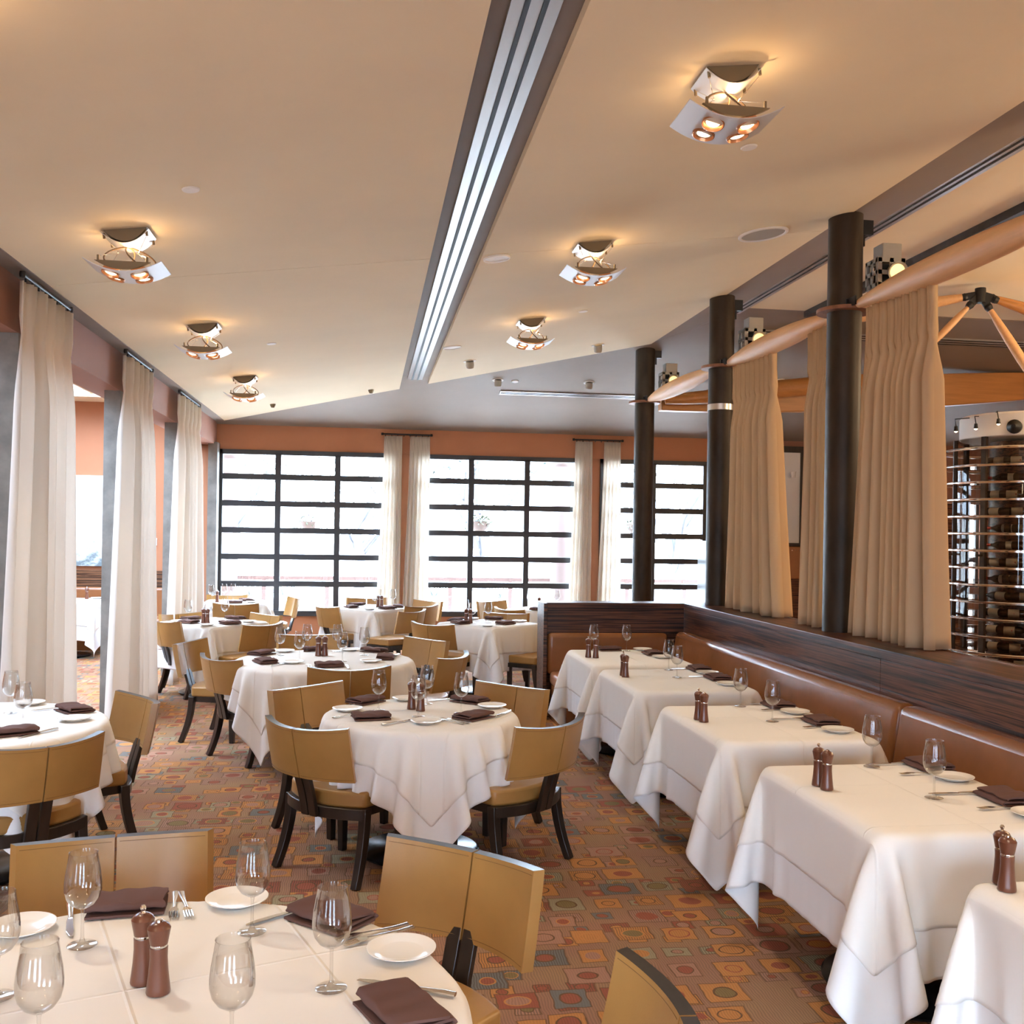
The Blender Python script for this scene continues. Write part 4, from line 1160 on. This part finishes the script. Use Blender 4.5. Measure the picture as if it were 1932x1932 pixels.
setting('A', [(-0.65, 2.502), (-0.263, 2.541), (-0.06, 2.212), (-0.752, 2.248), (-0.587, 1.973), (-0.236, 1.949)], [(-0.468, 2.285)], [(-0.424, 2.232)],
        [(-0.324, 2.745), (0.097, 2.377), (-0.821, 2.609)], [(-0.600, 2.735, 0.12), (-0.075, 2.60, -0.75), (0.09, 2.07, -1.15)],
        [(-0.72, 2.66, PI + 0.28), (-0.19, 2.645, 2.2), (0.10, 2.19, 1.12)], [(-0.482, 2.735, PI + 0.15), (-0.455, 2.735, PI + 0.28), (0.03, 2.50, 2.05), (0.045, 2.475, 2.1)])
setting('B', [(-1.838, 5.624), (-1.65, 5.223)], [], [], [(-1.827, 5.89), (-1.457, 5.40)], [(-1.53, 5.66, -0.9), (-1.64, 5.07, 0.55)], [(-1.53, 5.06, 2.6), (-1.66, 5.74, 2.2)])
setting('C', [(0.082, 5.596), (0.359, 5.787), (0.29, 5.393), (0.529, 5.49)], [(0.265, 5.63)], [(0.312, 5.567)],
        [(-0.088, 5.606), (0.72, 5.66), (0.321, 5.215), (0.245, 5.93)], [(0.04, 5.36, 0.15), (0.581, 5.335, 0.75), (0.012, 5.86, 0.8), (0.613, 5.85, -0.7)],
        [(0.18, 5.235, -0.85), (0.76, 5.45, -0.5), (-0.06, 5.78, 2.4), (0.48, 5.93, 2.0)], [(0.445, 5.235, 0.8), (0.475, 5.25, 0.75), (-0.08, 5.44, -0.9)])
setting('D', [(-0.655, 8.076), (-0.484, 7.749), (-0.459, 8.3), (-0.218, 8.3), (-0.162, 7.68), (-0.001, 8.066)], [(-0.357, 8.03)], [(-0.307, 8.03)],
        [(-0.64, 8.30), (-0.526, 7.60), (-0.12, 8.38), (0.05, 7.65), (0.20, 8.02)], [(-0.80, 8.12), (-0.72, 7.62), (-0.25, 7.40), (0.16, 7.84), (0.08, 8.30), (-0.40, 8.38)],
        [(-0.60, 7.52, -0.6), (-0.12, 7.36, 0.1)], [(-0.38, 7.40, 0.2), (-0.40, 7.42, 0.15)])
setting('E', [(-1.866, 11.10), (-1.63, 10.947), (-1.495, 11.2)], [(-1.655, 10.79)], [(-1.612, 10.765)], [(-1.93, 10.95), (-1.58, 10.52), (-1.22, 10.93)],
        [(-1.80, 10.78), (-1.38, 10.72), (-1.85, 11.22), (-1.40, 11.3)])
setting('F', [(-2.05, 13.98), (-2.0, 13.8), (-1.915, 14.25), (-1.80, 14.26)], [(-1.95, 13.83)], [], [(-1.50, 13.8)], [(-1.60, 14.10), (-1.7, 13.68)])
setting('G', [(0.0, 13.30), (0.12, 13.04), (0.187, 13.26), (0.36, 13.3)], [(0.165, 13.1)], [(0.21, 13.06)], [(0.06, 12.68)], [(-0.17, 12.98), (-0.1, 13.4), (0.28, 12.82), (0.42, 13.1)])
setting('H', [(1.12, 11.3), (1.157, 10.906), (1.347, 11.04)], [(1.093, 10.93)], [(1.13, 10.86)], [(1.28, 10.52), (1.2, 11.35), (1.70, 11.05)], [(1.02, 10.82), (1.0, 11.12), (1.50, 10.76), (1.45, 11.35)])
setting('I', [(2.147, 13.07), (2.29, 13.08), (2.55, 13.3)], [(2.238, 12.9)], [], [], [(2.2, 12.75)])
setting('K', [(-4.16, 14.35)], [(-3.72, 14.28)], [], [(-3.62, 14.4)], [(-4.0, 14.2)])
setting('T1', [(1.927, 8.36), (2.203, 8.324)], [(1.777, 7.90)], [(1.83, 7.865)], [(2.36, 8.38), (2.377, 7.86)], [(2.061, 8.38, 0.1), (2.36, 8.06, 1.6)], [(2.40, 8.18, 1.5)])
setting('T2', [(2.212, 7.15), (2.156, 6.773)], [(1.80, 6.88)], [(1.798, 6.811)], [(2.438, 6.95), (2.40, 6.42)], [(2.435, 7.12, 1.57), (2.42, 6.68, 1.6)], [(2.36, 7.19, 1.6), (2.36, 6.79, 1.6)])
setting('T3', [(2.171, 5.61), (2.171, 5.144)], [(1.787, 5.225)], [(1.795, 5.16)], [(2.406, 5.384), (2.401, 4.857)], [(2.393, 5.58, 1.6), (2.415, 5.075, 1.57)], [(2.30, 5.66, 1.57), (2.30, 5.20, 1.55)], [(2.34, 5.47, 1.6), (2.36, 4.96, 1.6)])
setting('T4', [(2.187, 4.10), (2.171, 3.589)], [(1.805, 3.81)], [(1.811, 3.746)], [(2.42, 3.86), (2.40, 3.315)], [(2.43, 4.06, 1.6), (2.43, 3.53, 1.57)], [(2.29, 4.135, 1.57), (2.29, 3.635, 1.55)], [(2.33, 3.95, 1.6), (2.34, 3.42, 1.6)])
setting('T5', [(2.20, 2.55)], [(1.835, 2.68)], [(1.815, 2.625)], [(2.42, 2.36)], [(2.43, 2.55, 1.6)])

# ------------------------------------------------------------------ wine tower and pavilion back
tw = thing('wine_tower', 'round glass wine tower wound with steel rings, white drum on top', 'wine tower', (6.32, 9.0, 0))
MB().lathe([(0.60, 0.05), (0.605, 0.05), (0.605, 2.72), (0.60, 2.72)], 56).obj('glass_drum', M['towerglass'], tw)
MB().lathe([(0, 0), (0.66, 0), (0.66, 0.05), (0, 0.05)], 48).obj('tower_base', M['blackmetal'], tw)
cpo = MB().lathe([(0, 2.72), (0.56, 2.72), (0.57, 2.73), (0.57, 2.93), (0.55, 2.95), (0, 2.95)], 56).obj('top_drum', M['white'], tw)
dk = Matrix.Translation((-0.39, -0.43, 2.80)) @ Matrix.Rotation(-0.75, 4, 'Z') @ Matrix.Rotation(PI / 2, 4, 'X')
MB().lathe([(0, -0.02), (0.065, -0.02), (0.065, 0.03), (0.045, 0.045), (0.02, 0.07), (0, 0.07)], 24, M=dk).obj('pulley', M['blackmetal'], cpo)
for k in range(13):
    z = 2.605 - 0.16 * k
    pts = [(0.735 * math.cos(a), 0.735 * math.sin(a), z) for a in [2 * PI * i / 64 for i in range(65)]]
    MB().tube(pts, 0.013, 8).obj('ring', M['chrome'], tw)
for k in range(8):
    a = math.radians(-112 + 45 * k)
    q = MB().box((0.61 * math.cos(a), 0.61 * math.sin(a), 1.385), (0.035, 0.05, 2.67), rz=a)
    q.box((0.67 * math.cos(a), 0.67 * math.sin(a), 1.6), (0.10, 0.012, 0.02), rz=a)
    q.obj('mullion', M['bronze'], tw, smooth=0)
MB().lathe([(0, 0.05), (0.30, 0.05), (0.30, 2.70), (0, 2.70)], 24).obj('core_post', M['ebony_x'], tw)
for k in range(13):
    z = 2.50 - 0.16 * k
    MB().lathe([(0.22, z - 0.045), (0.58, z - 0.045), (0.58, z - 0.038), (0.22, z - 0.038)], 40).obj('bottle_shelf', M['towerglass'], tw)
def make_bottle():
    o = thing('wine_bottle', 'x', 'wine bottle')
    b = MB().lathe([(0, 0.0), (0.034, 0.0), (0.037, 0.006), (0.037, 0.185), (0.034, 0.205), (0.018, 0.235), (0.0145, 0.25), (0.0145, 0.298), (0, 0.30)], 20).obj('body', M['bottle'], o)
    MB().lathe([(0.0376, 0.06), (0.0376, 0.155)], 20).obj('paper_label', M['paper'], o)
    MB().lathe([(0.0152, 0.262), (0.0152, 0.301), (0, 0.302)], 14).obj('foil', M['foil'], o)
    return o
M['bottle'] = simple('dark_bottle_glass', (0.02, 0.012, 0.008), 0.08, spec=0.6, coat=0.5)
M['paper'] = simple('dimmed_bottle_label', (0.30, 0.26, 0.21), 0.7)  # cream paper darkened to imitate the dim tower interior
M['foil'] = simple('red_foil', (0.25, 0.03, 0.02), 0.3, metal=0.5)
BT = Kind(make_bottle())
ORD = ['top', 'second', 'third', 'fourth', 'fifth', 'sixth', 'seventh', 'eighth', 'ninth', 'tenth', 'eleventh', 'twelfth', 'lowest']
for k in range(13):
    z = 2.50 - 0.16 * k
    for j, (a, w) in enumerate(((-150, 'beside the curtain'), (-128, 'by the glass mullion'), (-92, 'behind the tower door'))):
        a = math.radians(a + rnd.uniform(-4, 4))
        p = Vector((6.32 + 0.42 * math.cos(a), 9.0 + 0.42 * math.sin(a), z))
        t = Vector((-math.sin(a), math.cos(a), 0)) * (1 if rnd.random() < .8 else -1)
        o = BT.put(p - t * 0.15, 0, 'wine bottle lying on the %s tower shelf, %s' % (ORD[k], w), 'bottles in the wine tower')
        o.rotation_mode = 'QUATERNION'; o.rotation_quaternion = t.to_track_quat('Z', 'Y')
for k, (x, y, z) in enumerate(((5.60, 8.98, 2.79), (5.69, 8.80, 2.80), (5.80, 8.62, 2.83))):
    o = thing('tower_spotlight', ('tiny lit spotlight farthest from the white tower drum', 'middle tiny lit spotlight beside the tower drum', 'tiny lit spotlight touching the white tower drum')[k], 'spotlight', (x, y, z), group='tiny spotlights at the wine tower')
    MB().lathe([(0, 0.05), (0.014, 0.045), (0.02, 0.0), (0.016, -0.004)], 14).obj('lamp_head', M['blackmetal'], o)
    MB().lathe([(0, -0.018), (0.015, -0.008), (0.017, 0.002)], 12).obj('bulb', M['bulb'], o)
    MB().tube([(0, 0, 0.045), (0.02, 0.05, 0.12), (5.95 - x, 8.95 - y, 2.94 - z)], 0.005, 6).obj('lamp_arm', M['blackmetal'], o)
# booth with nail-head leather behind the curtains, picture over it
bo = thing('booth', 'brown leather booth with nail heads on a dark striped base, seen between the tan curtains', 'booth', (6.5, 14.6, 0))
MB().span((-1.2, 0, 0), (1.8, 0.18, 1.10)).obj('booth_base', M['ebony_x'], bo, smooth=0)
MB().span((-1.2, -0.02, 1.10), (1.8, 0.18, 1.60)).obj('leather_band', M['banqdark'], bo, bevel=0.02, smooth=40)
MB().span((-1.2, -0.03, 1.60), (1.8, 0.19, 1.65)).obj('top_rail', M['darkwood'], bo, bevel=0.008, smooth=30)
nl = MB()
for k in range(50): nl.lathe([(0.009, 0.0), (0.006, 0.006), (0, 0.008)], 8, M=Matrix.Translation((-1.15 + k * 0.06, -0.02, 1.54)) @ Matrix.Rotation(PI / 2, 4, 'X'))
nl.obj('nail_heads', M['chrome'], bo)
tag(MB().span((5.06, 14.55, 0), (5.16, 14.95, 1.66)).obj('booth_screen', M['darkwood'], bevel=0.006, smooth=30), 'narrow dark wood screen at the end of the booth, before the third window', 'screen')
pc = thing('framed_picture', 'big pale picture in a dark wood frame above the brown booth', 'picture', (6.45, 15.42, 2.4))
MB().span((-0.62, -0.01, -0.76), (0.46, 0.02, 0.70)).obj('canvas', M['cloth2'], pc, smooth=0)
fm = MB()
fm.span((-0.70, -0.03, -0.84), (-0.62, 0.02, 0.80)).span((0.46, -0.03, -0.84), (0.54, 0.02, 0.80)).span((-0.62, -0.03, 0.70), (0.46, 0.02, 0.80)).span((-0.62, -0.03, -0.84), (0.46, 0.02, -0.76))
fm.obj('picture_frame', M['darkwood'], pc, smooth=0)
def sconce(x, y, z, lab):
    o = thing('wall_sconce', lab, 'wall lamp', (x, y, z))
    MB().tube([(0, 0, 0), (0, -0.07, 0), (0, -0.09, 0.02)], 0.008, 8).obj('lamp_arm', M['chrome'], o)
    MB().lathe([(0.03, -0.03), (0.045, 0.07), (0.042, 0.07)], 16, (0, -0.10, 0.0)).obj('lamp_shade', M['white'], o)
sconce(6.75, 15.405, 2.72, 'small white wall sconce in front of the pale framed picture')
tag(MB().span((8.2, 13.6, 0), (8.72, 13.7, 2.3)).obj('service_screen', M['ebony_x'], smooth=0), 'tall dark screen beside the pavilion window, behind the wine tower', 'screen')

# ------------------------------------------------------------------ side room seen past the cream curtains
def art():
    m, nt, b = new_mat('abstract_canvas'); t = NT(nt); p = t.pos()
    sx = t.n('ShaderNodeSeparateXYZ'); t.link(p, sx.inputs[0])
    h = t.m('MULTIPLY_ADD', sx.outputs[2], -0.72, 0.0)
    f = t.m('ADD', t.noise(p, 6.0, 6, 0.7, (1, 1, 2.2)), h)
    c = t.ramp(f, [(0.35, (0.86, 0.85, 0.81)), (0.66, (0.78, 0.78, 0.75)), (0.85, (0.45, 0.50, 0.50)), (0.97, (0.16, 0.2, 0.21))])
    f2 = t.noise(p, 4.0, 1)
    t.link(t.mix(t.m('MULTIPLY', t.m('GREATER_THAN', f2, 0.66), 0.5), c, (0.75, 0.68, 0.35)), b.inputs['Base Color'])
    b.inputs['Roughness'].default_value = 0.6
    return m
M['art'] = art()
pa = thing('painting', 'unframed pale abstract painting on the orange wall of the side room', 'painting', (-3.69, 15.43, 1.82))
MB().span((-0.5, -0.035, -0.66), (0.5, 0.012, 0.66)).obj('canvas', M['art'], pa, smooth=0)
sconce(-4.08, 15.39, 2.02, 'small dark wall sconce in front of the abstract painting')
tag(MB().span((-3.13, 15.435, 1.47), (-3.05, 15.45, 1.58)).obj('light_switch', M['white'], bevel=0.003, smooth=30), 'white light switch on the orange wall beside the second curtain', 'light switch')
wb = thing('booth', 'tan booth bench with a striped wood band against the orange wall of the side room', 'booth', (-4.6, 15.0, 0))
MB().span((-1.9, 0.38, 0.86), (1.9, 0.44, 1.10)).obj('wood_band', M['zebra'], wb, smooth=0)
cushion('back_cushion', -1.9, 1.9, 0.26, 0.40, 0.42, 0.86, M['banq'], wb, 0, 0.04)
cushion('seat_cushion', -1.9, 1.9, -0.25, 0.30, 0.32, 0.45, M['banqdark'], wb, 0, 0.04)
MB().span((-1.85, -0.2, 0), (1.85, 0.44, 0.33)).obj('plinth', M['banq'], wb, smooth=0)
sb = thing('booth', 'tan booth bench end with dark glossy seat in the side room', 'booth', (-4.35, 12.6, 0))
cushion('seat_cushion', -0.7, 0.62, -0.28, 0.28, 0.34, 0.50, M['banqdark'], sb, 0, 0.05)
cushion('back_cushion', -0.7, 0.62, -0.42, -0.26, 0.42, 0.98, M['banq'], sb, 0, 0.04)
MB().span((-0.7, -0.40, 0), (0.58, 0.22, 0.35)).obj('plinth', M['banq'], sb, bevel=0.01, smooth=30)

# ------------------------------------------------------------------ terrace outside
M['ground'] = simple('pale_terrace_paving', (0.72, 0.69, 0.65), 0.85, var=0.08, vscale=3)
M['unseen_ground'] = simple('dark_unseen_ground', (0.10, 0.10, 0.10), 0.9)  # dark ground added out of view to cut bounce onto the near ceiling
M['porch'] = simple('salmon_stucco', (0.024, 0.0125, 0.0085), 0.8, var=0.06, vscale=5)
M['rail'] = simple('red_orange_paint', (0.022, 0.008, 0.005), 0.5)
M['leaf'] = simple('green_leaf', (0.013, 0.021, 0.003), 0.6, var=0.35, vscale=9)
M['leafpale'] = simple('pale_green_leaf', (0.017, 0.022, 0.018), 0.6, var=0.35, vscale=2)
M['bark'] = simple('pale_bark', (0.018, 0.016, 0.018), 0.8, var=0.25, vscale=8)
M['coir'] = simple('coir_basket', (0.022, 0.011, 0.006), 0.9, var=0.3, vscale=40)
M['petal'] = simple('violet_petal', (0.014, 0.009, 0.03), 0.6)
struct(MB().span((-60, -60, -0.25), (60, 15.6, -0.14)).obj('ground', M['unseen_ground'], smooth=0))
g = struct(MB().span((-60, 15.66, -0.25), (60, 90, -0.12)).obj('ground', M['ground'], smooth=0))
struct(MB().span((-9, 17.9, 3.04), (12, 18.1, 3.24)).obj('trim_11', M['rail'], smooth=0))
for x, w in ((-2.38, 'seen through the first window at its curtain side'), (3.50, 'seen through the second window')):
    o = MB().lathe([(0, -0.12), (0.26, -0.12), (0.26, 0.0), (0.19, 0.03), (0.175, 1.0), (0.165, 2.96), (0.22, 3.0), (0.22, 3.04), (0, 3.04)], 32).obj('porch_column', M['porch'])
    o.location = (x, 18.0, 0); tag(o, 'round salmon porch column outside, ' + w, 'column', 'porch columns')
rl = thing('railing', 'red orange terrace railing outside the far windows', 'railing', (1.5, 18.6, -0.12))
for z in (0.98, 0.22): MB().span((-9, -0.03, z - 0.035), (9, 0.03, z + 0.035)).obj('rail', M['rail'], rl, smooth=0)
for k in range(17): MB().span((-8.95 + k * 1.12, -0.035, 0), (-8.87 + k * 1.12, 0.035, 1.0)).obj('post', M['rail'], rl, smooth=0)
def leaf_cloud(n, R, c, size, seed, droop=0.0):
    g = random.Random(seed); m = MB()
    for i in range(n):
        while True:
            p = Vector((g.uniform(-1, 1), g.uniform(-1, 1), g.uniform(-1, 1)))
            if 0.35 < p.length < 1: break
        p = Vector((p.x * R[0], p.y * R[1], p.z * R[2])) + Vector(c)
        if droop: p.z -= droop * (abs(p.x - c[0]) / R[0]) ** 2
        s = size * g.uniform(0.6, 1.3)
        E = Euler((g.uniform(-1, 1), g.uniform(-1, 1), g.uniform(0, 6.3))).to_matrix().to_4x4()
        T = Matrix.Translation(p) @ E
        m.add([(-s * .5, 0, 0), (0, s * .28, s * .06), (s * .6, 0, -s * .05), (0, -s * .28, s * .06)], [(0, 1, 2), (0, 2, 3)], 0, T)
    return m
def basket(x, z, lab, seed):
    o = thing('hanging_basket', lab, 'hanging basket', (x, 18.0, z), group='hanging flower baskets')
    MB().lathe([(0, -0.14), (0.10, -0.13), (0.17, -0.05), (0.20, 0.05), (0.18, 0.05), (0, 0.03)], 20).obj('coir_bowl', M['coir'], o)
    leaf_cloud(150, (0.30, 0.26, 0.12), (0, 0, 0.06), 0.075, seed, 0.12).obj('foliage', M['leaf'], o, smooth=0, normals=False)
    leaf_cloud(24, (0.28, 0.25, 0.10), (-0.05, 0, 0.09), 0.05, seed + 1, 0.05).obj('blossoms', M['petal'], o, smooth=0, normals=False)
    ch = MB()
    for k in range(3):
        a = 2 * PI * k / 3; ch.tube([(0.19 * math.cos(a), 0.19 * math.sin(a), 0.05), (0, 0, 0.55)], 0.004, 5)
    ch.tube([(0, 0, 0.55), (0, 0, 3.04 - z)], 0.004, 5)
    ch.obj('hanger', M['blackmetal'], o)
basket(-0.96, 1.83, 'hanging basket with trailing green outside the first window', 3)
basket(2.02, 1.88, 'hanging basket with violet flowers outside the second window', 9)
basket(4.91, 1.88, 'hanging basket half hidden by the slim column at the third window', 14)
def tree(x, y, h, lab, seed, dense=500):
    g = random.Random(seed)
    o = thing('tree', lab, 'tree', (x, y, -0.12), group='garden trees outside')
    t = MB()
    t.tube([(0, 0, 0), (0.1, 0, h * .18), (-0.05, 0.05, h * .34)], [0.16, 0.13, 0.11], 10)
    for k in range(9):
        a = g.uniform(0, 6.3); L = h * g.uniform(.3, .55)
        b0 = Vector((-0.05, 0.05, h * g.uniform(.16, .34)))
        p1 = b0 + Vector((math.cos(a) * L * .35, math.sin(a) * L * .3, L * .45))
        p2 = p1 + Vector((math.cos(a + .6) * L * .4, math.sin(a + .4) * L * .3, L * .5))
        t.tube([b0, p1, p2], [0.075, 0.05, 0.015], 7)
        for q in range(3):
            s = p1.lerp(p2, g.random()); t.tube([s, s + Vector((g.uniform(-.6, .6), g.uniform(-.5, .5), g.uniform(.1, .7)))], [0.02, 0.006], 5)
    t.obj('trunk', M['bark'], o)
    c = leaf_cloud(dense, (h * .42, h * .38, h * .34), (0, 0, h * .72), 0.28, seed + 5)
    c.obj('foliage', M['leafpale'], o, smooth=0, normals=False)
tree(-0.2, 25.0, 5.5, 'pale garden tree outside the first window, twin stems', 31, 420)
tree(3.2, 28.0, 6.5, 'leafy garden tree outside behind the second window', 37, 900)
tree(7.6, 24.0, 5.5, 'bare branching garden tree outside the third window', 41, 260)
tree(-4.0, 31.0, 6.5, 'distant leafy garden tree seen past the first porch column', 47, 800)
for k, (x, s, w) in enumerate(((-1.9, 3, 'first porch column'), (-1.35, 4, 'first window post'), (1.15, 5, 'second hanging basket'), (2.3, 6, 'second porch column'))):
    o = thing('spiky_plant', 'spiky garden plant outside beyond the railing, by the ' + w, 'plant', (x * 1.25, 21.5, -0.12), group='spiky garden plants')
    g2 = random.Random(s); m = MB()
    for i in range(26):
        a = g2.uniform(0, 6.3); e = g2.uniform(0.3, 1.0); L = g2.uniform(0.45, 0.75)
        d = Vector((math.cos(a) * math.cos(e), math.sin(a) * math.cos(e), math.sin(e)))
        m.tube([Vector((0, 0, 0.45)), d * L * .5 + Vector((0, 0, .45)), d * L + Vector((0, 0, .45 - .05))], [0.016, 0.014, 0.002], 4, flat=0.4)
    m.obj('foliage', M['leafpale'], o, smooth=0)
    MB().lathe([(0, 0), (0.06, 0), (0.05, 0.5), (0, 0.5)], 10).obj('stem', M['bark'], o)
struct(MB().span((-30, 34, -0.12), (30, 34.3, 2.6)).obj('wall_back.003', M['ground'], smooth=0))
